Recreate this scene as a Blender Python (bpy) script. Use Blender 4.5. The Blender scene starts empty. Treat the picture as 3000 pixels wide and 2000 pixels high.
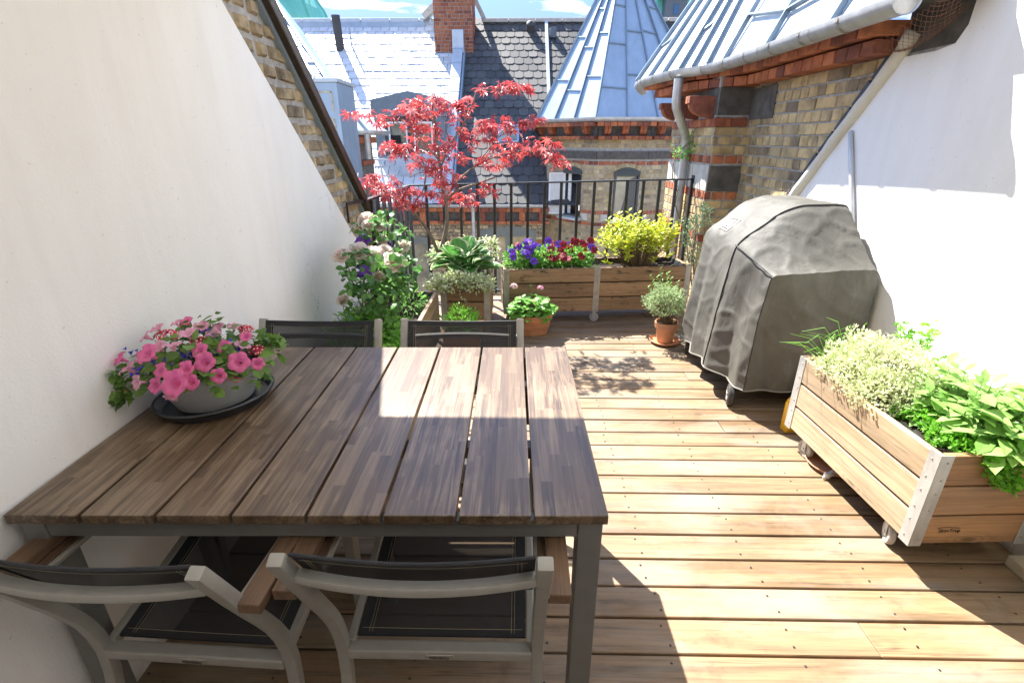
import bpy, bmesh, math, random
import numpy as np
from mathutils import Vector, Matrix
R=math.radians; PI=math.pi
S=bpy.context.scene; COL=S.collection
rng=random.Random(7); nr=np.random.RandomState(7)
# ---------------------------------------------------------------- camera
HC=1.5; PITCH=R(22.07); YAW=R(1.0); FPX=1460.0
cam=bpy.data.cameras.new('camera'); co=bpy.data.objects.new('camera',cam); COL.objects.link(co)
co.location=(0,0,HC); co.rotation_euler=(PI/2-PITCH,0,YAW)
cam.sensor_width=36; cam.lens=FPX/3000*36; cam.clip_start=.02; cam.clip_end=900
S.camera=co
# ---------------------------------------------------------------- sky and sun
SUN=Vector((-1,1.55,2.3)).normalized()
W=bpy.data.worlds.new('World'); S.world=W; W.use_nodes=True
nt=W.node_tree; nt.nodes.clear()
def nd(t,ty,**k):
    n=t.nodes.new(ty)
    for a,b in k.items(): setattr(n,a,b)
    return n
sky=nd(nt,'ShaderNodeTexSky',sky_type='NISHITA'); sky.sun_disc=False
sky.sun_elevation=math.asin(SUN.z); sky.sun_rotation=math.atan2(SUN.x,SUN.y); sky.ozone_density=5.0; sky.air_density=1.0; sky.dust_density=.1
tc=nd(nt,'ShaderNodeTexCoord'); mp=nd(nt,'ShaderNodeMapping'); mp.inputs['Scale'].default_value=(6,6,34)
nz=nd(nt,'ShaderNodeTexNoise'); nz.inputs['Scale'].default_value=1.0; nz.inputs['Detail'].default_value=6; nz.inputs['Roughness'].default_value=.55
cr=nd(nt,'ShaderNodeValToRGB'); cr.color_ramp.elements[0].position=.53; cr.color_ramp.elements[1].position=.72
mx=nd(nt,'ShaderNodeMixRGB'); mx.inputs[2].default_value=(6.5,6.3,6.8,1)
bg=nd(nt,'ShaderNodeBackground'); bg.inputs['Strength'].default_value=.12
ow=nd(nt,'ShaderNodeOutputWorld'); L=nt.links.new
L(tc.outputs['Generated'],mp.inputs[0]); L(mp.outputs[0],nz.inputs['Vector']); L(nz.outputs[0],cr.inputs[0])
sx_=nd(nt,'ShaderNodeSeparateXYZ'); L(tc.outputs['Generated'],sx_.inputs[0]); er=nd(nt,'ShaderNodeValToRGB'); er.color_ramp.elements[0].position=.18; er.color_ramp.elements[0].color=(.36,.325,.40,1); er.color_ramp.elements[1].position=.55; er.color_ramp.elements[1].color=(1,1,1,1); L(sx_.outputs[2],er.inputs[0])
mu=nd(nt,'ShaderNodeMixRGB',blend_type='MULTIPLY'); mu.inputs[0].default_value=1; L(sky.outputs[0],mu.inputs[1]); L(er.outputs[0],mu.inputs[2])
L(cr.outputs[0],mx.inputs[0]); L(mu.outputs[0],mx.inputs[1]); L(mx.outputs[0],bg.inputs[0]); L(bg.outputs[0],ow.inputs[0])
sl=bpy.data.lights.new('sun','SUN'); sl.energy=4.6; sl.angle=R(.5); sl.color=(1,.955,.885)
so=bpy.data.objects.new('sun',sl); COL.objects.link(so); so.rotation_euler=(-SUN).to_track_quat('-Z','Y').to_euler(); so.location=(-10,15,23)
vs=S.view_settings; vs.view_transform='Standard'; vs.look='None'; vs.exposure=2.05; vs.gamma=1; vs.use_curve_mapping=False
S.cycles.max_bounces=10; S.cycles.diffuse_bounces=5; S.cycles.transparent_max_bounces=16
# ---------------------------------------------------------------- helpers: pixel (of the 3000x2000 photo) to a point on a real plane
cp_,sp_=math.cos(PITCH),math.sin(PITCH); cy_,sy_=math.cos(YAW),math.sin(YAW)
def ray(x,y):
    a=(x-1500)/FPX; v=(y-1000)/FPX; f=cp_-v*sp_; z=-(sp_+v*cp_)
    return Vector((a*cy_-f*sy_, a*sy_+f*cy_, z))
def onZ(x,y,z=0): r=ray(x,y); return Vector((0,0,HC))+r*((z-HC)/r.z)
def onY(x,y,Y): r=ray(x,y); return Vector((0,0,HC))+r*(Y/r.y)
def onX(x,y,X): r=ray(x,y); return Vector((0,0,HC))+r*(X/r.x)
def onP(x,y,p0,n): r=ray(x,y); c=Vector((0,0,HC)); return c+r*((Vector(p0)-c).dot(n)/r.dot(n))
# ---------------------------------------------------------------- helpers: meshes and objects
class MB:
    def __init__(s): s.v=[]; s.f=[]; s.m=[]
    def add(s,V,F,m=0):
        o=len(s.v); s.v+= [tuple(p) for p in V]; s.f+=[tuple(i+o for i in f) for f in F]; s.m+=[m]*len(F); return s
    def box(s,x0,x1,y0,y1,z0,z1,m=0):
        V=[(x,y,z) for z in (z0,z1) for y in (y0,y1) for x in (x0,x1)]
        return s.add(V,[(0,2,3,1),(4,5,7,6),(0,1,5,4),(2,6,7,3),(0,4,6,2),(1,3,7,5)],m)
    def bar(s,a,b,w,h,up=(0,0,1),m=0):      # box beam a->b, w across, h along up
        a=Vector(a); b=Vector(b); d=(b-a).normalized(); u=Vector(up); x=d.cross(u)
        if x.length<1e-5: x=d.cross(Vector((1,0,0)))
        x.normalize(); u=x.cross(d).normalized()
        V=[]
        for p in (a,b):
            for i,j in ((-1,-1),(1,-1),(1,1),(-1,1)): V.append(p+x*(w/2*i)+u*(h/2*j))
        return s.add(V,[(0,1,2,3),(7,6,5,4),(0,4,5,1),(1,5,6,2),(2,6,7,3),(3,7,4,0)],m)
    def sweep(s,pts,w,h,xax,m=0):           # rectangular section swept along pts; xax fixed across
        pts=[Vector(p) for p in pts]; n=len(pts); x=Vector(xax).normalized(); V=[]
        for i,p in enumerate(pts):
            d=(pts[min(i+1,n-1)]-pts[max(i-1,0)]).normalized(); u=x.cross(d).normalized()
            for a,b in ((-1,-1),(1,-1),(1,1),(-1,1)): V.append(p+x*(w/2*a)+u*(h/2*b))
        F=[(3,2,1,0),tuple(4*(n-1)+k for k in range(4))]
        for i in range(n-1):
            for k in range(4): F.append((4*i+k,4*i+(k+1)%4,4*i+4+(k+1)%4,4*i+4+k))
        return s.add(V,F,m)
    def tube(s,pts,r,n=8,m=0,cap=True):
        pts=[Vector(p) for p in pts]; k=len(pts); rr=r if isinstance(r,(list,tuple)) else [r]*k
        V=[]; ref=None
        for i,p in enumerate(pts):
            d=(pts[min(i+1,k-1)]-pts[max(i-1,0)])
            d=d.normalized() if d.length>1e-9 else Vector((0,0,1))
            if ref is None: ref=d.orthogonal().normalized()
            x=(ref-d*ref.dot(d))
            x=x.normalized() if x.length>1e-6 else d.orthogonal().normalized()
            ref=x; y=d.cross(x)
            for j in range(n):
                a=2*PI*j/n; V.append(p+(x*math.cos(a)+y*math.sin(a))*rr[i])
        F=[]
        for i in range(k-1):
            for j in range(n): F.append((i*n+j,i*n+(j+1)%n,(i+1)*n+(j+1)%n,(i+1)*n+j))
        if cap: F+= [tuple(range(n-1,-1,-1)),tuple((k-1)*n+j for j in range(n))]
        return s.add(V,F,m)
    def lathe(s,prof,n=32,c=(0,0,0),sx=1,sy=1,rot=0,m=0):   # prof [(r,z)]
        V=[];F=[];k=len(prof)
        for r,z in prof:
            for j in range(n):
                a=2*PI*j/n; x=r*math.cos(a)*sx; y=r*math.sin(a)*sy
                V.append((c[0]+x*math.cos(rot)-y*math.sin(rot),c[1]+x*math.sin(rot)+y*math.cos(rot),c[2]+z))
        for i in range(k-1):
            for j in range(n): F.append((i*n+j,i*n+(j+1)%n,(i+1)*n+(j+1)%n,(i+1)*n+j))
        F.append(tuple(range(n-1,-1,-1))); F.append(tuple((k-1)*n+j for j in range(n)))
        return s.add(V,F,m)
    def prism(s,poly,ext,m=0):
        n=len(poly); e=Vector(ext); P=[Vector(p) for p in poly]
        return s.add(P+[p+e for p in P],[tuple(range(n-1,-1,-1)),tuple(range(n,2*n))]+[(i,(i+1)%n,n+(i+1)%n,n+i) for i in range(n)],m)
    def quad(s,a,b,c,d,m=0): return s.add([a,b,c,d],[(0,1,2,3)],m)
    def build(s,name,mats,parent=None,bev=0,smooth=False,seg=2,fix=True):
        me=bpy.data.meshes.new(name); me.from_pydata([tuple(p) for p in s.v],[],s.f)
        mats=mats if isinstance(mats,(list,tuple)) else [mats]
        for q in mats: me.materials.append(q)
        if len(mats)>1: me.polygons.foreach_set('material_index',s.m)
        if bev or fix:
            bm=bmesh.new(); bm.from_mesh(me)
            if fix: bmesh.ops.recalc_face_normals(bm,faces=bm.faces)
            if bev:
                ed=[e for e in bm.edges if len(e.link_faces)==2 and e.calc_face_angle(0)>.5]
                bmesh.ops.bevel(bm,geom=ed,offset=bev,segments=seg,affect='EDGES',profile=.6,clamp_overlap=True)
            bm.to_mesh(me); bm.free()
        if smooth:
            me.polygons.foreach_set('use_smooth',[True]*len(me.polygons))
            if smooth is not True: me.set_sharp_from_angle(angle=R(smooth))
        o=bpy.data.objects.new(name,me); COL.objects.link(o)
        if parent: o.parent=parent
        return o
def tag(o,label=None,cat=None,group=None,kind=None):
    if label: o['label']=label
    if cat: o['category']=cat
    if group: o['group']=group
    if kind: o['kind']=kind
    return o
def thing(name,label,cat,loc=(0,0,0),rz=0,group=None):
    o=bpy.data.objects.new(name,None); COL.objects.link(o); o.location=loc; o.rotation_euler=(0,0,rz); o.empty_display_size=.05
    return tag(o,label,cat,group)
def copy_tree(o,parent=None):
    c=o.copy(); COL.objects.link(c)
    if parent: c.parent=parent
    for ch in list(o.children): copy_tree(ch,c)
    return c
def place(name,me,parent,loc,rot=None,sc=1,label=None):
    o=bpy.data.objects.new(name,me); COL.objects.link(o); o.parent=parent
    m=Matrix.Translation(loc)@((rot or Matrix.Identity(3)).to_4x4())@Matrix.Diagonal((sc,sc,sc,1))
    o.matrix_local=m
    return o
def frame(d,n):                               # rotation with local y along d, local z near n
    y=Vector(d).normalized(); n=Vector(n); x=y.cross(n)
    if x.length<1e-5: x=y.orthogonal()
    x.normalize(); z=x.cross(y)
    return Matrix((x,y,z)).transposed()
def scat(mb,tpl,P,D,N,Sz,m=0):                # leaf template (verts, faces) copied many times
    tv,tf=tpl; tv=np.array(tv,float); P=np.array(P,float); D=np.array(D,float); N=np.array(N,float); Sz=np.array(Sz,float)
    Yv=D/np.maximum(np.linalg.norm(D,axis=1,keepdims=True),1e-9); X=np.cross(Yv,N); l=np.linalg.norm(X,axis=1,keepdims=True)
    X=np.where(l<1e-6,np.array([[1.,0,0]]),X/np.maximum(l,1e-9)); Z=np.cross(X,Yv)
    V=P[:,None,:]+Sz[:,None,None]*(tv[None,:,0:1]*X[:,None,:]+tv[None,:,1:2]*Yv[:,None,:]+tv[None,:,2:3]*Z[:,None,:])
    k=len(tv); o=len(mb.v); mb.v+=[tuple(q) for q in V.reshape(-1,3).tolist()]
    for i in range(len(P)):
        b=o+i*k
        for f in tf: mb.f.append(tuple(b+j for j in f))
    mb.m+=[m]*(len(P)*len(tf)); return mb
def rv(n,s=1.0): return nr.normal(size=(n,3))*s
# ---------------------------------------------------------------- helpers: materials
def mat(name): 
    m=bpy.data.materials.new(name); m.use_nodes=True; t=m.node_tree; t.nodes.clear()
    o=t.nodes.new('ShaderNodeOutputMaterial'); p=t.nodes.new('ShaderNodeBsdfPrincipled'); t.links.new(p.outputs[0],o.inputs[0])
    return m,t,p
def noise(t,scale,det=4,rough=.55,vec=None,dist=0):
    n=t.nodes.new('ShaderNodeTexNoise'); n.inputs['Scale'].default_value=scale; n.inputs['Detail'].default_value=det
    n.inputs['Roughness'].default_value=rough; n.inputs['Distortion'].default_value=dist
    if vec is not None: t.links.new(vec,n.inputs['Vector'])
    return n.outputs[0]
def ramp(t,fac,stops):
    r=t.nodes.new('ShaderNodeValToRGB'); e=r.color_ramp.elements
    while len(e)<len(stops): e.new(.5)
    for q,(p,c) in zip(e,stops):
        q.position=p; q.color=(c,c,c,1) if not isinstance(c,(tuple,list)) else (*c,1)
    t.links.new(fac,r.inputs[0]); return r.outputs[0]
def mixc(t,fac,a,b,mode='MIX'):
    n=t.nodes.new('ShaderNodeMixRGB'); n.blend_type=mode
    for i,q in ((0,fac),(1,a),(2,b)):
        if isinstance(q,(int,float)): n.inputs[i].default_value=q if i==0 else (q,q,q,1)
        elif isinstance(q,(tuple,list)): n.inputs[i].default_value=(*q,1)
        else: t.links.new(q,n.inputs[i])
    return n.outputs[0]
def mth(t,op,a,b=0):
    n=t.nodes.new('ShaderNodeMath'); n.operation=op
    for i,q in ((0,a),(1,b)):
        if isinstance(q,(int,float)): n.inputs[i].default_value=q
        else: t.links.new(q,n.inputs[i])
    return n.outputs[0]
def coords(t,scale=(1,1,1),rot=(0,0,0),src='Object',isl=0):
    c=t.nodes.new('ShaderNodeTexCoord'); m=t.nodes.new('ShaderNodeMapping'); m.inputs['Scale'].default_value=scale; m.inputs['Rotation'].default_value=rot
    v=c.outputs[src]
    if isl:                                    # shift per loose piece so that pieces do not share a pattern
        g=island(t); cb=t.nodes.new('ShaderNodeCombineXYZ')
        t.links.new(mth(t,'MULTIPLY',g,isl),cb.inputs[0]); t.links.new(mth(t,'MULTIPLY',g,isl*1.7),cb.inputs[1]); t.links.new(mth(t,'MULTIPLY',g,isl*.6),cb.inputs[2])
        a=t.nodes.new('ShaderNodeVectorMath'); t.links.new(v,a.inputs[0]); t.links.new(cb.outputs[0],a.inputs[1]); v=a.outputs[0]
    t.links.new(v,m.inputs[0]); return m.outputs[0]
def island(t): return t.nodes.new('ShaderNodeNewGeometry').outputs['Random Per Island']
def bump(t,p,h,st=.3,dist=.005):
    b=t.nodes.new('ShaderNodeBump'); b.inputs['Strength'].default_value=st; b.inputs['Distance'].default_value=dist
    t.links.new(h,b.inputs['Height']); t.links.new(b.outputs[0],p.inputs['Normal'])
def setc(t,p,c):
    if isinstance(c,(tuple,list)): p.inputs['Base Color'].default_value=(*c,1)
    else: t.links.new(c,p.inputs['Base Color'])
def plain(name,c,rough=.5,metal=0,var=.12,sc=12,bmp=0,spec=.5,streak=None):
    m,t,p=mat(name); v=coords(t,streak or (1,1,1)); n=noise(t,sc,5,.6,v)
    a=tuple(q*(1-var) for q in c); b=tuple(min(1,q*(1+var)) for q in c)
    setc(t,p,ramp(t,n,[(.3,a),(.7,b)])); p.inputs['Roughness'].default_value=rough; p.inputs['Metallic'].default_value=metal
    p.inputs['Specular IOR Level'].default_value=spec
    if bmp: bump(t,p,noise(t,sc*6,3,.6,v),bmp,.004)
    return m
def leafm(name,cols,trans=.45,rough=.45,margin=None,coat=0):
    m,t,p=mat(name); g=island(t); st=[(i/max(1,len(cols)-1),tuple(min(.85,q*1.25) for q in c)) for i,c in enumerate(cols)]; c=ramp(t,g,st)
    n=noise(t,40,3,.6,coords(t)); c=mixc(t,.35,c,ramp(t,n,[(.3,.65),(.7,1.05)]),'MULTIPLY')
    if margin:
        at=t.nodes.new('ShaderNodeAttribute'); at.attribute_name='edge'
        c=mixc(t,ramp(t,at.outputs['Fac'],[(.70,0.),(.88,1.)]),c,margin)
    setc(t,p,c); p.inputs['Roughness'].default_value=rough; p.inputs['Specular IOR Level'].default_value=.4; p.inputs['Coat Weight'].default_value=coat; p.inputs['Coat Roughness'].default_value=.38; p.inputs['Coat IOR'].default_value=1.7
    tr=t.nodes.new('ShaderNodeBsdfTranslucent'); t.links.new(c,tr.inputs[0]); ms=t.nodes.new('ShaderNodeMixShader'); ms.inputs[0].default_value=trans
    t.links.new(p.outputs[0],ms.inputs[1]); t.links.new(tr.outputs[0],ms.inputs[2])
    t.links.new(ms.outputs[0],[q for q in t.nodes if q.type=='OUTPUT_MATERIAL'][0].inputs[0]); return m
def petal(name,inner,outer,r0,r1,eye=None,trans=.3):     # colour by distance from the flower's own centre
    m,t,p=mat(name); c=t.nodes.new('ShaderNodeTexCoord'); ln=t.nodes.new('ShaderNodeVectorMath'); ln.operation='LENGTH'; t.links.new(c.outputs['Object'],ln.inputs[0])
    st=[(r0,inner),(r1,outer)]
    if eye: st=[(eye[0],eye[1]),(r0,inner),(r1,outer)]
    k=ramp(t,ln.outputs['Value'],st)
    oi=t.nodes.new('ShaderNodeObjectInfo'); k=mixc(t,.5,k,ramp(t,oi.outputs['Random'],[(0,.8),(1,1.)]),'MULTIPLY')
    setc(t,p,k); p.inputs['Roughness'].default_value=.6
    tr=t.nodes.new('ShaderNodeBsdfTranslucent'); t.links.new(k,tr.inputs[0]); ms=t.nodes.new('ShaderNodeMixShader'); ms.inputs[0].default_value=trans
    t.links.new(p.outputs[0],ms.inputs[1]); t.links.new(tr.outputs[0],ms.inputs[2])
    t.links.new(ms.outputs[0],[q for q in t.nodes if q.type=='OUTPUT_MATERIAL'][0].inputs[0]); return m
def wood(name,cols,axis='x',grain=.5,isl=7.0,knots=True,rough=.6,crack=.6,spots=0,weather=0):
    m,t,p=mat(name); g=island(t)
    sc={'x':(1.2,22,22),'y':(22,1.2,22),'z':(22,22,1.2)}[axis]; v=coords(t,sc,isl=isl)
    n1=noise(t,1.0,6,.62,v,.6); n2=noise(t,3.5,4,.7,v,.3)
    base=ramp(t,g,[(i/max(1,len(cols)-1),c) for i,c in enumerate(cols)])
    c=mixc(t,grain,base,ramp(t,n1,[(.28,.38),(.5,.85),(.72,1.15)]),'MULTIPLY')
    c=mixc(t,.45,c,ramp(t,n2,[(.35,.6),(.6,1.05)]),'MULTIPLY')
    h=n1
    if crack:
        sc2=tuple(q*(.22 if q<2 else .9) for q in sc); n3=noise(t,2.2,3,.5,coords(t,sc2,isl=isl*1.3),.2)
        k=ramp(t,mth(t,'ABSOLUTE',mth(t,'SUBTRACT',n3,.5)),[(.0,1-crack),(.012,1.)]); c=mixc(t,1,c,k,'MULTIPLY')
    if knots:
        s3={'x':(1.6,5,5),'y':(5,1.6,5),'z':(5,5,1.6)}[axis]; vo=t.nodes.new('ShaderNodeTexVoronoi'); vo.inputs['Scale'].default_value=1.3
        t.links.new(coords(t,s3,isl=isl),vo.inputs['Vector'])
        k=ramp(t,vo.outputs['Distance'],[(.0,.3),(.05,.5),(.085,1.05),(.11,.7),(.14,1.05),(.18,.82),(.25,1.)]); c=mixc(t,.85,c,k,'MULTIPLY')
    wn=noise(t,2.3,4,.6,coords(t,(1,1,1)))
    c=mixc(t,.5,c,ramp(t,wn,[(.3,(.7,.66,.6)),(.7,(1.1,1.08,1.05))]),'MULTIPLY')
    if weather:
        w2=noise(t,1.7,6,.65,coords(t,{'x':(.7,2.2,2.2),'y':(2.2,.7,2.2),'z':(2.2,2.2,.7)}[axis],isl=1.3),.4); c=mixc(t,ramp(t,w2,[(.45,0.),(.68,weather)]),c,(.30,.265,.215)); w3=noise(t,6,5,.7,coords(t,isl=.7)); c=mixc(t,weather,c,ramp(t,w3,[(.28,.45),(.44,1.)]),'MULTIPLY')
    if spots:
        sn=noise(t,9,5,.7,coords(t,{'x':(1,3,3),'y':(3,1,3),'z':(3,3,1)}[axis],isl=3)); c=mixc(t,ramp(t,sn,[(.55,0.),(.66,spots)]),c,(.015,.012,.01))
    setc(t,p,c); p.inputs['Roughness'].default_value=rough; bump(t,p,h,.35,.003); return m
def brickm(name,cols,soot=.5,sc=9):
    m,t,p=mat(name); g=island(t); c=ramp(t,g,[(i/max(1,len(cols)-1),q) for i,q in enumerate(cols)])
    v=coords(t,isl=5); n=noise(t,sc,5,.65,v); c=mixc(t,soot,c,ramp(t,n,[(.32,.18),(.52,.8),(.7,1.15)]),'MULTIPLY')
    big=noise(t,1.1,3,.6,coords(t)); c=mixc(t,soot*.7,c,ramp(t,big,[(.35,.4),(.6,1.1)]),'MULTIPLY')
    setc(t,p,c); p.inputs['Roughness'].default_value=.85; bump(t,p,noise(t,60,4,.6,v),.35,.004); return m
# ---------------------------------------------------------------- materials
M={}
def _render(name,stain=.3,base=(.85,.83,.795)):
    m,t,p=mat(name); n=noise(t,1.6,5,.6,coords(t,(1,1.6,.5))); n2=noise(t,5,4,.6,coords(t,(1,2.5,.22)))
    c=mixc(t,stain,base,ramp(t,n,[(.35,(.80,.78,.74)),(.6,(1.,1.,1.))]),'MULTIPLY'); c=mixc(t,stain*.3,c,ramp(t,n2,[(.3,(.6,.58,.54)),(.5,(1,1,1))]),'MULTIPLY')
    sp=t.nodes.new('ShaderNodeSeparateXYZ'); g=t.nodes.new('ShaderNodeNewGeometry'); t.links.new(g.outputs['Position'],sp.inputs[0])   # splash dirt along the foot of the wall
    f=mth(t,'ADD',sp.outputs[2],mth(t,'MULTIPLY',noise(t,7,5,.7,coords(t)),.35)); c=mixc(t,1,c,ramp(t,f,[(.12,(.55,.52,.45)),(.34,(1,1,1))]),'MULTIPLY')
    vo=t.nodes.new('ShaderNodeTexVoronoi'); vo.feature='DISTANCE_TO_EDGE'; vo.inputs['Scale'].default_value=1.5
    vm=t.nodes.new('ShaderNodeVectorMath'); t.links.new(coords(t),vm.inputs[0]); nn_=t.nodes.new('ShaderNodeTexNoise'); nn_.inputs['Scale'].default_value=4; nn_.inputs['Detail'].default_value=6; t.links.new(coords(t),nn_.inputs['Vector'])
    s2=t.nodes.new('ShaderNodeVectorMath'); s2.operation='SCALE'; s2.inputs['Scale'].default_value=.5; t.links.new(nn_.outputs['Color'],s2.inputs[0]); t.links.new(s2.outputs[0],vm.inputs[1]); t.links.new(vm.outputs[0],vo.inputs['Vector'])
    k=ramp(t,vo.outputs['Distance'],[(.0,.45),(.0022,1.)]); mk=ramp(t,noise(t,1.1,3,.5,coords(t)),[(.52,0.),(.6,.7)]); c=mixc(t,mk,c,mixc(t,1,c,k,'MULTIPLY'))
    sk=noise(t,55,2,.5,coords(t)); c=mixc(t,.5,c,ramp(t,sk,[(.24,.6),(.30,1.)]),'MULTIPLY')
    setc(t,p,c); p.inputs['Roughness'].default_value=.9
    h=mixc(t,.5,noise(t,130,3,.6,coords(t)),noise(t,16,4,.5,coords(t))); bump(t,p,h,.35,.008); return m
M['white']=_render('white_render'); M['cream']=_render('cream_coping',.6,(.66,.62,.52))
M['deck']=wood('deck_boards',[(.28,.17,.082),(.34,.22,.115),(.24,.142,.067),(.37,.255,.145),(.22,.135,.068)],'x',.95,weather=.6)
M['dark_under']=plain('dark_underlay',(.02,.017,.014),.9)
M['screw']=plain('screw_metal',(.06,.055,.05),.5,.6)
M['old_plank']=wood('weathered_planks',[(.32,.19,.095),(.40,.25,.13),(.26,.155,.08)],'x',.6,spots=.85)
M['old_plank_y']=wood('weathered_side_planks',[(.32,.20,.105),(.40,.26,.14),(.44,.30,.18)],'y',.6,spots=.5)
M['new_plank_y']=wood('teak_side_planks',[(.42,.27,.15),(.50,.35,.215),(.38,.235,.125)],'y',.55,spots=0)
M['new_plank_x']=wood('teak_end_planks',[(.36,.19,.085),(.40,.22,.10),(.33,.17,.075)],'x',.55,spots=0)
M['arm_wood']=wood('armrest_wood',[(.15,.085,.045),(.20,.12,.07)],'y',.7,knots=False)
def _table():
    m,t,p=mat('table_staves'); co_=t.nodes.new('ShaderNodeTexCoord'); sp=t.nodes.new('ShaderNodeSeparateXYZ'); t.links.new(co_.outputs['Object'],sp.inputs[0])
    row=mth(t,'FLOOR',mth(t,'DIVIDE',sp.outputs[0],.0273)); w1=t.nodes.new('ShaderNodeTexWhiteNoise'); w1.noise_dimensions='1D'; t.links.new(row,w1.inputs['W'])
    col=mth(t,'FLOOR',mth(t,'ADD',mth(t,'DIVIDE',sp.outputs[1],mth(t,'ADD',mth(t,'MULTIPLY',w1.outputs[0],.12),.24)),mth(t,'MULTIPLY',w1.outputs[0],9.7)))
    cb=t.nodes.new('ShaderNodeCombineXYZ'); t.links.new(row,cb.inputs[0]); t.links.new(col,cb.inputs[1]); w2=t.nodes.new('ShaderNodeTexWhiteNoise'); w2.noise_dimensions='2D'; t.links.new(cb.outputs[0],w2.inputs['Vector'])
    c=ramp(t,w2.outputs[0],[(0,(.082,.047,.024)),(.35,(.105,.064,.033)),(.75,(.135,.087,.047)),(1,(.19,.13,.078))])
    ad=t.nodes.new('ShaderNodeVectorMath'); t.links.new(co_.outputs['Object'],ad.inputs[0]); sc_=t.nodes.new('ShaderNodeVectorMath'); sc_.operation='SCALE'; sc_.inputs['Scale'].default_value=3.0; t.links.new(w2.outputs['Color'],sc_.inputs[0]); t.links.new(sc_.outputs[0],ad.inputs[1])
    mp=t.nodes.new('ShaderNodeMapping'); mp.inputs['Scale'].default_value=(85,3.4,85); t.links.new(ad.outputs[0],mp.inputs[0])
    n=noise(t,1,6,.65,mp.outputs[0],.8); c=mixc(t,.75,c,ramp(t,n,[(.3,.35),(.52,.95),(.7,1.3)]),'MULTIPLY')
    w=noise(t,3.2,4,.6,coords(t)); wear=ramp(t,mixc(t,.5,w,n),[(.5,0.),(.62,.6)]); c=mixc(t,wear,c,(.29,.21,.13))
    setc(t,p,c); p.inputs['Roughness'].default_value=.40; p.inputs['Specular IOR Level'].default_value=.65; bump(t,p,n,.3,.002); return m
M['table']=_table()
M['chair']=plain('greige_aluminium',(.33,.317,.28),.42,.25,.06,30)
M['tframe']=plain('grey_table_frame',(.18,.175,.16),.45,.25,.06,20)
def _mesh():
    m,t,p=mat('black_textilene'); v=coords(t)
    ch=t.nodes.new('ShaderNodeTexChecker'); ch.inputs['Scale'].default_value=420; ch.inputs['Color1'].default_value=(.006,.006,.008,1); ch.inputs['Color2'].default_value=(.022,.022,.026,1); t.links.new(v,ch.inputs['Vector'])
    setc(t,p,ch.outputs[0]); p.inputs['Roughness'].default_value=.7
    tb=t.nodes.new('ShaderNodeBsdfTransparent'); ms=t.nodes.new('ShaderNodeMixShader'); ms.inputs[0].default_value=.13
    t.links.new(p.outputs[0],ms.inputs[1]); t.links.new(tb.outputs[0],ms.inputs[2]); t.links.new(ms.outputs[0],[q for q in t.nodes if q.type=='OUTPUT_MATERIAL'][0].inputs[0]); return m
M['sling']=_mesh(); M['hem']=plain('black_fabric_hem',(.018,.018,.02),.75,0,.2,80)
M['stitch']=plain('pale_stitching',(.32,.28,.18),.8)
M['plate']=plain('nickel_plate',(.45,.43,.38),.35,.7,.1,60); M['ink']=plain('dark_ink',(.02,.02,.02),.7)
M['galv']=plain('galvanised_steel',(.50,.51,.50),.4,.55,.18,18,.05,streak=(1,1,.5)); M['galv_old']=plain('weathered_steel',(.36,.34,.30),.5,.4,.25,16)
M['rubber']=plain('grey_rubber',(.38,.36,.33),.6,0,.15,30); M['black_rubber']=plain('dark_rubber',(.035,.033,.032),.6)
def _soil():
    m,t,p=mat('potting_soil'); n=noise(t,60,5,.7,coords(t)); setc(t,p,ramp(t,n,[(.3,(.012,.008,.006)),(.6,(.05,.032,.022)),(.75,(.12,.08,.05))])); p.inputs['Roughness'].default_value=.95; bump(t,p,n,1,.02); return m
M['soil']=_soil(); M['liner']=plain('green_plastic_liner',(.10,.17,.16),.25,0,.5,9,.2); M['liner_dark']=plain('black_plastic_liner',(.03,.034,.036),.3,0,.4,9)
M['terra']=plain('terracotta',(.52,.235,.115),.75,0,.22,10,.1,streak=(1,1,2.5)); M['terra_pale']=plain('pale_terracotta',(.52,.27,.155),.78,0,.18,9,.1)
M['bowl']=plain('brushed_zinc_bowl',(.42,.43,.42),.42,.35,.15,14); M['tray']=plain('black_plastic_tray',(.022,.023,.026),.35,0,.2,20)
M['iron']=plain('black_railing_paint',(.02,.02,.021),.38,0,.2,30)
M['yellow']=plain('yellow_plastic',(.78,.42,.02),.35,0,.05); M['paint']=plain('white_gloss_paint',(.78,.77,.73),.4,0,.06)
M['pipe']=plain('grey_plastic_pipe',(.55,.56,.57),.4,.2,.08)
M['zinc']=plain('blue_grey_zinc',(.33,.41,.49),.42,.45,.10,5,.02,streak=(1,1,.4)); M['zinc_seam']=plain('zinc_seams',(.22,.28,.33),.42,.45,.1,8)
M['zinc_light']=plain('pale_zinc',(.50,.545,.58),.38,.35,.10,4,.02); M['gutter']=plain('galvanised_gutter',(.47,.475,.47),.38,.45,.2,8,.03)
M['zinc_mid']=plain('dormer_zinc',(.16,.20,.235),.45,.35,.12,6); M['zinc_dark']=plain('dark_zinc',(.12,.14,.16),.5,.3,.2,10)
def _slate(name,cols,rough):
    m,t,p=mat(name); g=island(t); c=ramp(t,g,[(i/(len(cols)-1),q) for i,q in enumerate(cols)]); n=noise(t,5,5,.6,coords(t)); c=mixc(t,.4,c,ramp(t,n,[(.3,.6),(.7,1.1)]),'MULTIPLY')
    setc(t,p,c); p.inputs['Roughness'].default_value=rough; return m
M['slate_glare']=_slate('glare_slate',[(.56,.57,.58),(.70,.70,.71),(.62,.63,.64)],.42); M['slate']=_slate('dark_slate',[(.048,.047,.047),(.078,.075,.071),(.10,.095,.088)],.7)  # left slates whitened: sun glare is put into their base colour
M['brick_y']=brickm('yellow_brick',[(.48,.35,.17),(.56,.43,.23),(.38,.28,.15),(.60,.48,.28),(.31,.235,.14)],.5)
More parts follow.
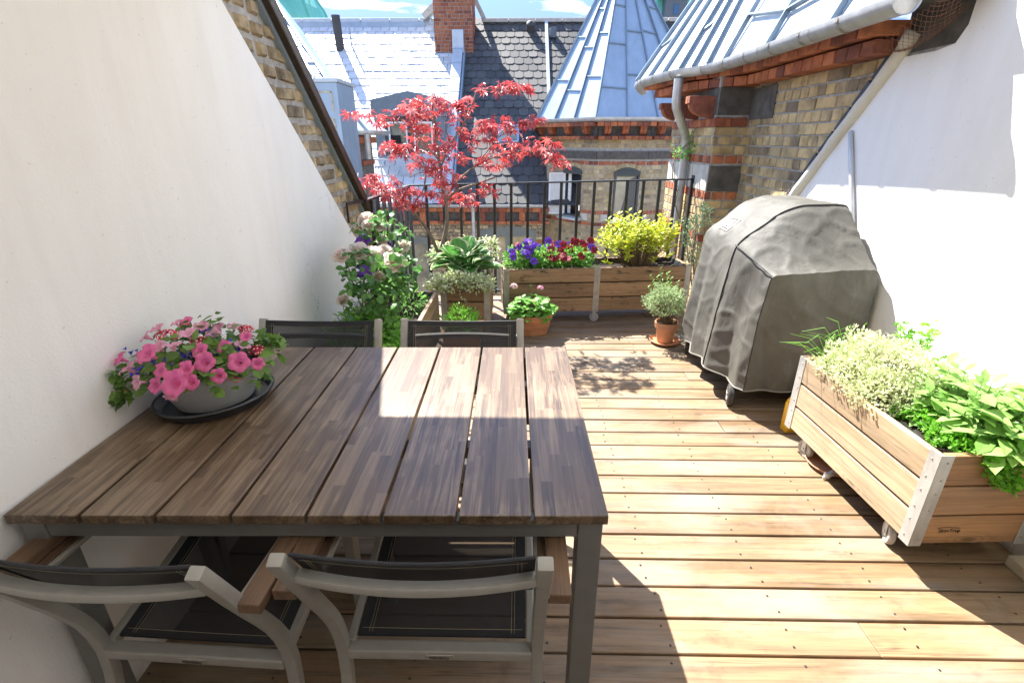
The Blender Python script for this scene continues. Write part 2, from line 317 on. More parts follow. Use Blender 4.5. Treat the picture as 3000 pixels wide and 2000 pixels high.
M['brick_old']=brickm('sooty_yellow_brick',[(.50,.36,.19),(.36,.28,.18),(.62,.47,.25),(.28,.22,.15),(.66,.48,.26),(.40,.29,.17)],.85,11)
M['brick_near']=brickm('blackened_yellow_brick',[(.68,.48,.22),(.58,.42,.21),(.78,.58,.29),(.24,.18,.12),(.72,.52,.25),(.44,.33,.19),(.76,.55,.26)],.85,5); M['brick_r']=brickm('red_brick',[(.46,.14,.055),(.52,.18,.075),(.38,.105,.045),(.20,.07,.045)],.55,14)
M['mortar']=plain('grey_mortar',(.36,.34,.31),.95,0,.3,25,.3); M['mortar_dark']=plain('sooty_mortar',(.13,.12,.105),.95,0,.5,14,.3)
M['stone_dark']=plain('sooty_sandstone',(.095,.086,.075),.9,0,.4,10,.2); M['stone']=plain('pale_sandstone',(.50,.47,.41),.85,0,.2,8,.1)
M['bitumen']=plain('bitumen_strip',(.045,.047,.055),.6,0,.4,8); M['verge']=plain('dark_brown_verge',(.055,.038,.024),.5,.3,.4,40,.1,streak=(4,1,1))
def _copper():
    m,t,p=mat('verdigris_copper'); n=noise(t,.5,5,.6,coords(t,(1,1,.3))); setc(t,p,ramp(t,n,[(.3,(.10,.40,.32)),(.7,(.22,.60,.49))])); p.inputs['Roughness'].default_value=.7; return m
M['copper']=_copper()
M['glass']=plain('window_glass',(.03,.035,.04),.06,0,.2,2,spec=1.0); M['room']=plain('dark_room',(.012,.01,.009),.9)
M['glassy']=plain('painted_reflection_glass',(.32,.30,.22),.15,.3,.4,3,spec=1.0); M['frame_dark']=plain('dark_green_frame',(.045,.055,.055),.4)  # first glass: bright reflection is put into its base colour
M['curtain']=plain('white_curtain',(.62,.62,.60),.8,0,.2,20,streak=(6,1,.4)); M['frame_white']=plain('white_window_frame',(.75,.75,.73),.4)
M['floorwood']=plain('brown_room_floor',(.10,.05,.02),.6)
def _cover():
    m,t,p=mat('grey_vinyl_cover'); n=noise(t,4,5,.6,coords(t)); f=noise(t,7,4,.55,coords(t,(1.2,1.2,.5)),1.2)
    c=ramp(t,n,[(.3,(.085,.081,.07)),(.7,(.13,.125,.108))]); d=ramp(t,noise(t,7,6,.7,coords(t,(1,1,.35))),[(.56,0.),(.7,.45)]); c=mixc(t,d,c,(.22,.21,.18))
    setc(t,p,c); p.inputs['Roughness'].default_value=.66; p.inputs['Specular IOR Level'].default_value=.35; bump(t,p,mth(t,'ABSOLUTE',mth(t,'SUBTRACT',f,.5)),.3,.02); return m
M['cover']=_cover(); M['cover_seam']=plain('cover_seam',(.03,.028,.026),.7); M['cover_trim']=plain('cover_hem_trim',(.19,.175,.15),.7)
M['logo']=plain('white_print',(.62,.62,.6),.6); M['rust']=plain('rusty_wire',(.20,.09,.05),.8,.2,.3,30)
M['bark']=plain('maple_bark',(.21,.155,.115),.8,0,.3,25,.3,streak=(1,1,.3)); M['stem']=plain('green_stem',(.12,.22,.06),.6,0,.25); M['twig']=plain('brown_twig',(.20,.14,.08),.8,0,.3)
M['l_maple']=leafm('red_maple_leaf',[(.22,.018,.026),(.52,.06,.055),(.36,.03,.035),(.60,.15,.13),(.26,.02,.03),(.64,.30,.28)],.48,.4,None,.7)
M['l_rose']=leafm('rose_leaf',[(.05,.14,.035),(.09,.22,.05),(.13,.27,.06),(.06,.16,.045)],.4,.35)
M['l_mint']=leafm('mint_leaf',[(.18,.42,.05),(.26,.52,.07),(.14,.34,.05)],.45)
M['l_hosta']=leafm('hosta_leaf',[(.07,.22,.04),(.11,.29,.05),(.06,.18,.045)],.42,.36,margin=(.66,.70,.44))
M['l_vari']=leafm('variegated_leaf',[(.22,.34,.10),(.68,.68,.46),(.48,.55,.26),(.70,.70,.52),(.36,.46,.18)],.4)
M['l_yellow']=leafm('yellow_green_leaf',[(.34,.44,.04),(.62,.62,.05),(.24,.36,.04),(.56,.58,.05),(.64,.62,.10)],.45)
M['l_pansy']=leafm('pansy_leaf',[(.14,.33,.05),(.20,.42,.07),(.11,.26,.05)],.42)
M['l_ger']=leafm('geranium_leaf',[(.14,.34,.06),(.22,.46,.08),(.11,.27,.06)],.42)
M['l_thyme']=leafm('grey_green_leaf',[(.28,.37,.18),(.38,.46,.25),(.22,.31,.15)],.35)
M['l_white']=leafm('silver_thyme_leaf',[(.64,.66,.42),(.44,.52,.24),(.70,.70,.52),(.54,.60,.34)],.35)
M['l_sage']=leafm('sage_leaf',[(.22,.40,.10),(.31,.48,.15),(.17,.33,.07)],.42,.6)
M['l_parsley']=leafm('parsley_leaf',[(.14,.38,.03),(.22,.50,.05),(.10,.30,.03)],.45)
M['l_pet']=leafm('petunia_leaf',[(.10,.20,.035),(.15,.27,.05),(.08,.16,.04)],.35)
M['l_dark']=leafm('needle_leaf',[(.10,.17,.09),(.16,.24,.13),(.07,.13,.06)],.25)
M['p_pet']=petal('petunia_petal',(.16,.015,.07),(.90,.20,.44),.005,.014,None,.35); M['p_petpale']=petal('pale_petunia_petal',(.72,.34,.42),(.86,.42,.56),.006,.018)
M['p_rose']=petal('blush_rose_petal',(.90,.70,.58),(.92,.83,.76),.004,.02,None,.5)
M['p_verb']=plain('crimson_petal',(.58,.012,.09),.6); M['p_verbw']=plain('cream_petal',(.85,.80,.62),.6); M['p_lob']=plain('blue_petal',(.055,.03,.42),.6)
M['p_viol']=petal('violet_pansy_petal',(.06,.008,.15),(.17,.05,.60),.004,.012,(.0015,(.7,.5,.02))); M['p_red']=petal('wine_pansy_petal',(.06,.002,.006),(.36,.012,.03),.003,.013,(.0012,(.6,.4,.02)))
M['p_ger']=plain('pale_pink_petal',(.88,.66,.68),.6); M['p_ger2']=plain('pink_petal',(.84,.46,.60),.6); M['p_clem']=petal('clematis_petal',(.30,.05,.45),(.13,.03,.38),.004,.03)
# ---------------------------------------------------------------- leaf shapes (y along the leaf, unit length)
def oval(w=.3,fold=.06,droop=.12):
    return ([(0,0,0),(-w*.85,.3,fold),(0,.33,0),(w*.85,.3,fold),(-w*.8,.68,fold-droop*.4),(0,.68,-droop*.4),(w*.8,.68,fold-droop*.4),(0,1,-droop)],
            [(0,2,1),(0,3,2),(1,2,5,4),(2,3,6,5),(4,5,7),(5,6,7)])
T_OV=oval(.28); T_WIDE=oval(.42,.05,.15); T_THIN=oval(.16,.03,.1); T_SAGE=oval(.25,.03,.22); T_ROUND=oval(.52,.07,.1)
T_TINY=([(0,0,0),(-.32,.5,.05),(0,1,0),(.32,.5,.05)],[(0,1,2,3)]); T_NEEDLE=([(0,0,0),(-.07,.4,.02),(0,1,0),(.07,.4,.02)],[(0,1,2,3)])
def _maple():
    V=[(0,0,0)];F=[]
    for a,l in ((-125,.45),(-82,.72),(-40,.93),(0,1.),(40,.93),(82,.72),(125,.45)):
        r=R(a); c=Vector((math.sin(r),math.cos(r),0)); s=Vector((c.y,-c.x,0)); b=len(V)
        V+= [tuple(c*.42*l-s*.12*l+Vector((0,0,.02))),tuple(c*l+Vector((0,0,-.22*l))),tuple(c*.42*l+s*.12*l+Vector((0,0,.02)))]
        F.append((0,b,b+1,b+2))
    return V,F
T_MAPLE=_maple()
def _lobed():                                  # roundish toothed leaf (geranium, parsley)
    V=[(0,.15,-.06)];F=[];n=11
    for i in range(n):
        a=-PI*.86+2*PI*.86*i/(n-1); r=.52*(1+.14*(i%2)); V.append((math.sin(a)*r,.45+math.cos(a)*r,.06*(i%2)))
    for i in range(1,n): F.append((0,i,i+1))
    return V,F
T_LOBE=_lobed()
def _frill():
    V=[(0,0,0)];F=[];n=9
    for i in range(n):
        a=-PI*.7+2*PI*.7*i/(n-1); r=.55+.4*(i%2); V.append((math.sin(a)*r*.7,.35+math.cos(a)*r*.6,.25*(i%2)-.05))
    for i in range(1,n): F.append((0,i,i+1))
    return V,F
T_FRILL=_frill()
def _serr():                                   # jagged verbena leaf
    return ([(0,0,0),(-.22,.25,.03),(-.12,.4,0),(-.3,.55,.03),(-.1,.7,0),(0,1,-.1),(.1,.7,0),(.3,.55,.03),(.12,.4,0),(.22,.25,.03)],[(0,9,8,2,1),(2,8,7,6,4,3),(4,6,5)])
T_SERR=_serr()
def blob(n,c,r,shell=.5,flat_bottom=None):     # points in an uneven ellipsoid, denser near its surface
    d=rv(n); d/=np.linalg.norm(d,axis=1,keepdims=True); q=nr.uniform(shell,1.03,size=(n,1))**.7
    w=1+.16*np.sin(d[:,0:1]*5+d[:,2:3]*4)+.1*np.cos(d[:,1:2]*9)
    P=d*q*w*np.array(r)[None]; 
    if flat_bottom is not None: k=P[:,2]>flat_bottom; P=P[k]; d=d[k]
    return P+np.array(c)[None],d
# ---------------------------------------------------------------- ground and deck
g=MB().box(-300,300,-300,300,-14.3,-14).build('courtyard_ground',plain('courtyard_paving',(.22,.21,.19),.9)); tag(g,kind='structure')
mb=MB(); y=-.45; k=0
while y<4.86:
    xs=[-1.30,2.05]
    if k%5==2: xs=[-1.30,.9+.3*((k*37)%5)/5,2.05]
    if k%7==3: xs=[-1.30,-.35,2.05]
    for a,b in zip(xs,xs[1:]):
        dz=rng.uniform(-.0015,.0015); mb.box(a+.001,b-.002,y+rng.uniform(0,.0015),y+.1205,-.028+dz,dz,0)
    y+=.1288; k+=1
deck=mb.build('deck',[M['deck'],M['screw']],bev=.0025,seg=1); tag(deck,kind='structure')
mb=MB(); y=-.45; k=0
while y<4.86:
    for j in range(9):
        x=-1.12+.4*j+rng.uniform(-.012,.012)
        for dy in (.03,.094):
            mb.lathe([(.0001,.0012),(.0034,.0014),(.0042,.0006)],8,(x+rng.uniform(-.01,.01),y+dy+rng.uniform(-.006,.006),.0012))
    y+=.1288
sc=mb.build('deck_screws',M['screw'],fix=False); tag(sc,kind='structure')
ub=MB().box(-1.30,2.05,-.5,4.86,-.09,-.05).build('deck_underlay',M['dark_under']); tag(ub,kind='structure')
# ---------------------------------------------------------------- bricks
def clip(poly,planes):
    for a,b,c in planes:
        out=[]
        for i in range(len(poly)):
            p,q=poly[i],poly[(i+1)%len(poly)]; dp=a*p[0]+b*p[1]-c; dq=a*q[0]+b*q[1]-c
            if dp<=0: out.append(p)
            if dp*dq<0: s=dp/(dp-dq); out.append((p[0]+(q[0]-p[0])*s,p[1]+(q[1]-p[1])*s))
        poly=out
        if len(poly)<3: return []
    return poly
def bricks(mb,o,u,v,n,Wd,H,row=lambda i:0,ch=.075,L=.232,hd=.113,mo=.012,d=.008,inset=.004,planes=(),holes=(),jit=.002,bond=0):
    o=Vector(o);u=Vector(u);v=Vector(v);n=Vector(n); i=0
    while i*ch<H:
        v0=i*ch; v1=v0+ch-mo; mi=row(i)
        if mi is None: i+=1; continue
        st=(i%2==0) if bond==0 else True
        x=-rng.uniform(.02,.1) if st else -.05-rng.uniform(0,.05); k=0
        while x<Wd:
            w=(L if (st and not(bond==1 and k%3!=1)) else hd)-mo+rng.uniform(-jit,jit)*2
            if rng.random()<.06: w*=.75
            spans=[(max(x,0),min(x+w,Wd))]
            for h0,h1,g0,g1 in holes:
                if v1>g0 and v0<g1:
                    ns=[]
                    for a,b in spans:
                        if b<=h0 or a>=h1: ns.append((a,b))
                        else:
                            if a<h0-.02: ns.append((a,h0))
                            if b>h1+.02: ns.append((h1,b))
                    spans=ns
            for a,b in spans:
                if b-a<.02: continue
                j=lambda: rng.uniform(-jit,jit)
                P=clip([(a+j(),v0+j()),(b+j(),v0+j()),(b+j(),v1+j()),(a+j(),v1+j())],planes)
                if len(P)<3: continue
                cx=sum(p[0] for p in P)/len(P); cyy=sum(p[1] for p in P)/len(P); m=len(P); dd=d+rng.uniform(-jit,jit)
                Q=[]
                for p in P:
                    e=Vector((p[0]-cx,p[1]-cyy)); l=max(e.length,1e-6); e*=max(0,(l-inset*1.4))/l; Q.append((cx+e.x,cyy+e.y))
                V=[o+u*p[0]+v*p[1] for p in P]+[o+u*p[0]+v*p[1]+n*dd for p in Q]
                mb.add(V,[tuple(m+t for t in range(m))]+[(t,(t+1)%m,m+(t+1)%m,m+t) for t in range(m)],mi)
            x+=w+mo; k+=1
        i+=1
    return mb
# ---------------------------------------------------------------- left white gable wall with exposed brick edge
XL=-1.136
lw=thing('rendered_wall','white rendered side wall with a sloping top, bare bricks and a brown edge along the slope','wall',(XL,1.5,0))
lw_off=Vector((XL,1.5,0))
def rel(o,off):                               # shift mesh so that the thing's base is its origin
    o.data.transform(Matrix.Translation(-Vector(off))); return o
zl=lambda y: 1.987-.924*(y-2.208)
poly=[(XL,-.45,-.06),(XL,3.62,-.06),(XL,3.60,.5),(XL,3.53,.80),(XL,3.386,.905),(XL,2.8,zl(2.8)+.006),(XL,2.2,zl(2.2)),(XL,1.55,zl(1.55)),(XL,-.45,zl(1.55))]
rel(MB().prism(poly,(-.03,0,0)).build('wall_face',M['white'],lw),lw_off)
XB=-1.158
zv=lambda y: 2.056-.907*(y-2.523)
mb=MB(); o=(XB,1.2,0); a=.907; 
bricks(mb,o,(0,1,0),(0,0,1),(1,0,0),2.9,3.3,lambda i:0,ch=.0800,L=.215,hd=.118,mo=.028,d=.013,inset=.011,planes=[(.907,1,2.056+.907*(2.523-1.2)+.02),(-.924,-1,-(1.987+.924*(2.208-1.2))+.12)],jit=.006,bond=1)
keep=MB()
rel(mb.build('brick_face',M['brick_old'],lw,fix=False),lw_off)
pl=[(XB,1.2,-.06),(XB,4.1,-.06),(XB,4.1,zv(4.1)+.02),(XB,1.2,zv(1.2)+.02)]
rel(MB().prism(pl,(-.025,0,0)).build('mortar_bed',M['mortar'],lw),lw_off)
mb=MB(); 
for off,x0,w,h in ((.045,-1.118,.05,.05),(.018,-1.112,.035,.018),(.075,-1.112,.04,.016)):
    mb.bar((x0,1.2,zv(1.2)+off),(x0,4.15,zv(4.15)+off),w,h,(0,.67,.74))
rel(mb.build('verge_strip',M['verge'],lw,bev=.004),lw_off)
mb=MB()
for y in (2.89,3.47): mb.bar((-1.1,y,zv(y)+.02),(-1.1,y+.058,zv(y)+.09),.012,.008,(1,0,0))
rel(mb.build('verge_clip',M['galv'],lw),lw_off)
rel(MB().prism([(-1.128,1.2,zv(1.2)-.02),(-1.128,4.2,zv(4.2)-.02),(-4.4,4.2,zv(4.2)-.02),(-4.4,1.2,zv(1.2)-.02)],(0,0,.085)).build('roof_slope',M['zinc'],lw),lw_off)
# ---------------------------------------------------------------- house behind the camera; unseen awning, inferred from its shadow, shades the near table
hs=thing('apartment_house','white house front behind the near end of the terrace','house',(0,-.45,-14))
ho=Vector((0,-.45,-14))
rel(MB().box(-1.12,1.92,-.75,-.47,-.1,2.9).build('wall',M['white'],hs),ho)
aw=thing('awning','white canvas awning over the near end of the terrace','awning',(.4,-.45,2.6)); awo=Vector((.4,-.45,2.6))
cm_,ct,cpn=mat('white_canvas'); cpn.inputs['Base Color'].default_value=(.75,.73,.69,1); cpn.inputs['Roughness'].default_value=.9
ctr=ct.nodes.new('ShaderNodeBsdfTranslucent'); ctr.inputs[0].default_value=(.72,.69,.62,1); cms=ct.nodes.new('ShaderNodeMixShader'); cms.inputs[0].default_value=.22
ct.links.new(cpn.outputs[0],cms.inputs[1]); ct.links.new(ctr.outputs[0],cms.inputs[2]); ct.links.new(cms.outputs[0],[q for q in ct.nodes if q.type=='OUTPUT_MATERIAL'][0].inputs[0])
rel(MB().quad((-1.10,-.45,2.62),(1.6,-.45,2.62),(1.6,2.29,2.30),(-1.10,2.29,2.30)).build('canvas',cm_,aw,fix=False),awo)
rel(MB().box(-1.11,1.62,2.27,2.31,2.27,2.325).build('front_bar',M['paint'],aw,bev=.012),awo)
mb=MB(); mb.box(-1.11,1.62,-.46,-.36,2.58,2.70); rel(mb.build('cassette',M['paint'],aw,bev=.02),awo)
for x in (-.9,1.4): rel(MB().bar((x,-.4,2.55),(x*.95,2.26,2.27),.04,.04).build('arm',M['paint'],aw),awo)
rel(MB().box(-1.5,2.4,-.8,4.86,-14,-.1).build('lower_storeys',M['brick_y'],hs),ho)
# white reveal and skirting in the lower right corner
rv_=thing('door_reveal','white painted corner post on a pale wooden plinth in the lower right corner','post',(1.87,1.4,0))
MB().box(0.005,.05,-1.3,.03,.05,1.1).build('panel',M['paint'],rv_,bev=.004)
MB().box(-.022,.05,-1.3,.075,.0,.048).build('plinth',plain('pale_wood_plinth',(.42,.36,.26),.7,0,.25,8),rv_,bev=.006)
# ---------------------------------------------------------------- right white wall
XR=1.93
rw=thing('rendered_wall','white rendered side wall in full sun behind the covered grill, with a cream mortar edge','wall',(XR,2,0)); ro=Vector((XR,2,0))
zc=lambda y: 1.89-1.028*(y-2.93)
poly=[(XR,-.45,-.06),(XR,4.55,-.06),(XR,4.55,zc(4.55)+.05 if zc(4.55)>-.1 else .22),(XR,3.64,zc(3.64)),(XR,2.93,1.885),(XR,2.70,1.881),(XR,2.59,1.895),(XR,2.545,1.96),(XR,2.54,2.05),(XR,2.36,2.29),(XR,-.45,2.29)]
rel(MB().prism(poly,(.04,0,0)).build('wall_face',M['white'],rw),ro)
mb=MB(); pts=[]
for i in range(26):
    y=2.915+i*.06; pts.append((XR-.004+rng.uniform(-.004,.004),y,zc(y)+.012+rng.uniform(-.004,.004)))
pts=[(XR+.01,2.885,1.99),(XR,2.905,1.945)]+pts
mb.tube(pts,[.045,.042]+[.036+rng.uniform(-.003,.003) for _ in range(26)],10)
rel(mb.build('mortar_edge',M['cream'],rw,smooth=True),ro)
mb=MB()
for i in range(12):
    y=2.99+i*.125; mb.bar((XR+.008,y+rng.uniform(0,.006),zc(y)+.085),(XR+.008,y+.113,zc(y+.113)+.085),.03,.058,(0,.7,.7))
rel(mb.build('edge_brick',M['bitumen'],rw,bev=.005),ro)
pp=onX(2492,385,1.915); pq=onX(2497,640,1.915)
cpipe=MB().tube([pp,pp+(pq-pp)*.5,pq,pq+(pq-pp)*.6],.0135,10).build('conduit_pipe',M['pipe'],None,smooth=True); 
cpipe.data.transform(Matrix.Translation(-pp)); cpipe.location=pp; tag(cpipe,'thin grey conduit pipe on the right white wall above the grill','pipe')
# ---------------------------------------------------------------- near brick building on the right
bb=thing('brick_building','near yellow brick building with pale zinc roof and round gutter on the right','building',(1.95,4.7,-14)); bo=Vector((1.95,4.7,-14))
XW=1.945; XA=1.66; YB=4.69
mb=MB()
bricks(mb,(XW,YB,0),(0,-1,0),(0,0,1),(-1,0,0),YB-2.45,1.9,lambda i:0,ch=.0765,mo=.011,d=.007,planes=[(1.028,-1,1.028*(YB-2.93)-1.89+.02)],jit=.0025)
# pier: row types by height
def prow(i):
    z=i*.0765
    for a,b in ((1.59,1.67),(1.285,1.365),(.985,1.06),(.62,.70)):
        if a-.035<=z<b-.045: return 1
    return 0
bricks(mb,(XA,YB+1.3,0),(0,-1,0),(0,0,1),(-1,0,0),1.3,2.0,prow,ch=.0765,mo=.011,d=.007,holes=[(-.1,1.4,1.06,1.287),(-.1,1.4,1.68,1.92)])
bricks(mb,(XA,YB,0),(1,0,0),(0,0,1),(0,-1,0),XW-XA,2.0,prow,ch=.0765,mo=.011,d=.007,holes=[(-.1,1.4,1.06,1.287),(-.1,1.4,1.68,1.92)])
rel(mb.build('brickwork',[M['brick_near'],M['brick_r']],bb,fix=False),bo)
mb=MB(); mb.box(XW+.001,3.6,1.9,YB,-3,2.05); mb.box(XA+.001,3.6,YB+.001,YB+1.3,-3,2.05); mb.box(XA+.3,3.6,YB+1.31,6.4,-3,2.04)
rel(mb.build('wall',M['mortar'],bb),bo)
mb=MB(); mb.box(XA-.006,XA+.2,YB+.002,YB+.42,1.066,1.281); mb.box(XA-.006,XA+.2,YB+.432,YB+1.28,1.066,1.281)
rel(mb.build('stone_band',M['stone'],bb,bev=.004),bo)
mb=MB(); mb.box(XA+.004,XW-.002,YB-.010,YB+.1,1.066,1.281); mb.box(XA+.004,XW-.002,YB-.008,YB+.1,1.69,1.905); mb.box(XA-.004,XA+.1,YB+.003,YB+1.28,1.69,1.905); mb.box(1.932,2.0,4.25,YB-.012,1.65,1.885)
rel(mb.build('dark_stone_block',M['stone_dark'],bb,bev=.004),bo)
E_=[(1.66,2.59),(1.655,2.95),(1.645,3.45),(1.62,4.3),(1.585,4.8),(1.39,5.02),(1.24,6.0),(1.5,6.9)]   # eave plan
def offp(path,d):                              # shift a plan path to its right-hand (house) side
    out=[]
    for i,p in enumerate(path):
        a=Vector(path[max(i-1,0)]); b=Vector(path[min(i+1,len(path)-1)]); t=(b-a).normalized(); out.append((p[0]+t.y*d,p[1]-t.x*d))
    return out
def course(mb,path,z0,z1,dep,bl=.113,gap=.009,m=0):   # a course of single bricks along a plan path
    L0=[Vector(p) for p in path]
    for a,b in zip(L0,L0[1:]):
        t=(b-a); l=t.length; t/=l; nrm=Vector((t.y,-t.x)); n=max(1,round(l/(bl+gap))); s=l/n
        for i in range(n):
            p=a+t*(s*i+gap/2); q=a+t*(s*(i+1)-gap/2); e=nrm*(dep+rng.uniform(-.004,.004)); j=nrm*rng.uniform(-.003,.003)
            V=[(*(p+j),z0),(*(q+j),z0),(*(q+e),z0),(*(p+e),z0),(*(p+j),z1),(*(q+j),z1),(*(q+e),z1),(*(p+e),z1)]
            mb.add(V,[(0,1,2,3),(4,5,6,7),(0,1,5,4),(2,3,7,6),(1,2,6,5),(0,3,7,4)],m)
P1=[(1.80,2.95),(1.80,4.50),(1.66,4.72),(1.50,5.05),(1.40,5.9)]; P2=[(1.745,2.92),(1.73,4.45),(1.60,4.85),(1.44,5.03),(1.31,6.0)]
mb=MB(); course(mb,P1,1.905,1.972,.3); course(mb,P2,1.984,2.05,.4)
course(mb,[(1.64,4.655),(1.64,5.95)],1.60,1.665,.1); course(mb,[(1.93,4.67),(1.645,4.67)],1.60,1.665,.05)
rel(mb.build('cornice',M['brick_r'],bb,bev=.003,seg=1),bo)
def corbel(mb,base,out,wid,h,dep,m=0):        # quarter-round bracket: base point on the wall, out direction, width direction
    base=Vector(base); out=Vector(out); wid=Vector(wid); n=8
    for s0,s1 in ((-.5,-.03),(.03,.5)):
        prof=[(0,0)]+[(dep*math.sin(PI/2*i/n),h*.62*(1-math.cos(PI/2*i/n))) for i in range(1,n+1)]+[(dep,h*.62+.004),(dep*1.0,h*.66),(dep*1.12,h*.66),(dep*1.12,h),(0,h)]
        V=[base+wid*s0+out*a+Vector((0,0,b)) for a,b in prof]; mb.prism(V,wid*(s1-s0),m)
mb=MB()
c0=[]
for y in (4.80,5.22,5.72):
    q=MB(); corbel(q,(XA-.002,y,1.672),(-1,0,0),(0,.115,0),.17,.2); rel(q.build('corbel',M['brick_r'],bb,bev=.003,seg=1),bo)
# gutter, brackets, end cap, downpipe
def halfround(mb,path,z,r,n=10,th=.004):
    pts=[Vector((*p,z)) for p in path]; V=[];k=len(pts)
    for i,p in enumerate(pts):
        t=(pts[min(i+1,k-1)]-pts[max(i-1,0)]).normalized(); x=Vector((t.y,-t.x,0))
        for rr in (r,r-th):
            for j in range(n+1):
                a=-PI*1.04+PI*1.08*j/n; V.append(p+x*(math.cos(a)*rr)+Vector((0,0,math.sin(a)*rr)))
    F=[];w=2*(n+1)
    for i in range(k-1):
        for j in range(n):
            F.append((i*w+j,i*w+j+1,(i+1)*w+j+1,(i+1)*w+j)); F.append((i*w+n+1+j,(i+1)*w+n+1+j,(i+1)*w+n+2+j,i*w+n+2+j))
        F.append((i*w,(i+1)*w,(i+1)*w+n+1,i*w+n+1)); F.append((i*w+n,i*w+2*n+1,(i+1)*w+2*n+1,(i+1)*w+n))
    mb.add(V,F)
def dense(path,step=.12):
    out=[]
    for a,b in zip(path,path[1:]):
        a=Vector(a);b=Vector(b);n=max(1,int((b-a).length/step))
        for i in range(n): out.append(tuple(a+(b-a)*(i/n)))
    return out+[tuple(path[-1])]
def smoothp(path,it=2):
    for _ in range(it):
        q=[path[0]]
        for a,b in zip(path,path[1:]): q+= [tuple(Vector(a)*.75+Vector(b)*.25),tuple(Vector(a)*.25+Vector(b)*.75)]
        path=q+[path[-1]]
    return path
gp=smoothp(E_,2); mb=MB(); halfround(mb,gp,2.065,.062)
gt=rel(mb.build('gutter',M['gutter'],bb,smooth=40,fix=False),bo)
mb=MB(); gl=dense(gp,.02); ac=0
for i in range(6,len(gl)-6):
    if i%17==0 or i%29==0:
        a=Vector((*gl[i-1],2.065)); b=Vector((*gl[i+1],2.065)); t=(b-a).normalized(); x=Vector((t.y,-t.x,0)); r=.066; wd=t*(.011 if i%17==0 else .004)
        c=(a+b)/2
        mb=MB()
        for j in range(10):
            a0=-PI*1.03+PI*1.06*j/10; a1=-PI*1.03+PI*1.06*(j+1)/10
            p=c+x*(math.cos(a0)*r)+Vector((0,0,math.sin(a0)*r)); q=c+x*(math.cos(a1)*r)+Vector((0,0,math.sin(a1)*r)); mb.quad(p-wd,p+wd,q+wd,q-wd)
        rel(mb.build('gutter_bracket',M['galv_old'],bb,fix=False),bo)
pass
c=Vector((*E_[0],2.065)); mb=MB(); mb.lathe([(.001,0),(.064,0),(.066,-.012),(.060,-.006),(.03,-.014),(.001,-.014)],24,(0,0,0))
o=mb.build('gutter_end',M['galv'],bb,smooth=40); o.data.transform(Matrix.Rotation(-PI/2,4,'X')); o.data.transform(Matrix.Translation(c-bo+Vector((0,-.004,0))))
dpth=[(1.40,5.02,2.0),(1.40,5.02,1.82),(1.41,5.03,1.77),(1.58,5.22,1.53),(1.60,5.24,1.48),(1.60,5.24,1.2),(1.60,5.24,.2),(1.60,5.24,-3)]
rel(MB().tube(dpth,.041,14).build('downpipe',M['gutter'],bb,smooth=40),bo)
mb=MB()
for z in (1.66,1.35,.6): 
    mb=MB(); c=Vector((1.60,5.24,z)) if z<1.5 else Vector((1.48,5.12,1.665)); mb.tube([c-Vector((0,0,.012)),c+Vector((0,0,.012))],.046,14); rel(mb.build('pipe_collar',M['galv_old'],bb),bo)
# roof: near slope and three facets of the round corner
AP=Vector((2.85,5.75,4.45)); ez=2.065
near=[Vector((1.672,2.58,ez)),Vector((1.60,4.55,ez))]; RD=Vector((2.85,2.58,4.45))
mb=MB(); mb.add([near[0],near[1],AP,RD],[(0,1,2,3)])
fc=[Vector((1.605,4.55,ez)),Vector((1.40,5.0,ez)),Vector((1.235,5.98,ez)),Vector((1.65,7.0,ez)),Vector((3.0,7.4,ez))]
for a,b in zip(fc,fc[1:]): mb.add([a,b,AP],[(0,1,2)])
rel(mb.build('roof',M['zinc_light'],bb,fix=False),bo)
mb=MB()
def seam(a,b,n,h=.035,w=.014): mb.bar(Vector(a)+Vector(n)*h*.5,Vector(b)+Vector(n)*h*.5,w,h,n)
nn=(near[1]-near[0]).cross(RD-near[0]).normalized(); nn=nn if nn.x<0 else -nn
for s in (.0,.27,.62,.97):
    p=near[0].lerp(near[1],s); up=(RD-near[0]).normalized(); seam(p,p+up*2.6,nn)
p=near[0].lerp(near[1],.27); q=near[0].lerp(near[1],.97); u=(RD-near[0]).normalized()
seam(p+u*.30,near[0].lerp(near[1],.62)+u*.22,nn); seam(near[0].lerp(near[1],.62)+u*.22,q+u*.34,nn); seam(near[0]+u*.25,p+u*.2,nn)
for a,b in zip(fc,fc[1:]):
    n=(b-a).cross(AP-a).normalized(); n=n if n.z>0 else -n
    seam(b,AP,n)
    for s in (.33,.67): 
        p=a.lerp(b,s); seam(p,p+(AP-p)*.8,n)
        seam(p+(AP-p)*.16,b+(AP-b)*.13,n,.02) if s>.5 else None
rel(mb.build('roof_seam',M['zinc_seam'],bb),bo)
# dark cavity and rusty wire net under the gutter end
net=MB(); 
A=Vector((1.80,2.62,2.05)); 
def netp(u,v):                                 # curved sheet between cornice and wall
    p=Vector((1.74,2.98,1.93)).lerp(Vector((1.93,2.90,1.90)),u); q=Vector((1.73,2.44,2.05)).lerp(Vector((1.925,2.56,2.03)),u)
    r=p.lerp(q,v); r.z-=.06*math.sin(PI*u)*math.sin(PI*v); r.y-=.03*math.sin(PI*v); return r
for k in range(-14,30):
    for sgn in (1,-1):
        pts=[]
        for i in range(25):
            s=i/24; u=s; v=(k/15.0)+sgn*s*.45
            if 0<=v<=1: pts.append(netp(u,v))
        if len(pts)>2: net.tube(pts,.0011,4,cap=False)
nt_=net.build('wire_net',M['rust'],None,fix=False); nt_.data.transform(Matrix.Translation(-A)); nt_.location=A; tag(nt_,'rusty wire bird net stuffed under the gutter end','net')
mb=MB(); mb.box(1.76,1.97,2.40,2.96,1.885,1.90); mb.box(1.92,1.975,2.3,2.9,1.9,2.2); mb.box(1.68,1.97,2.36,2.39,1.9,2.2)
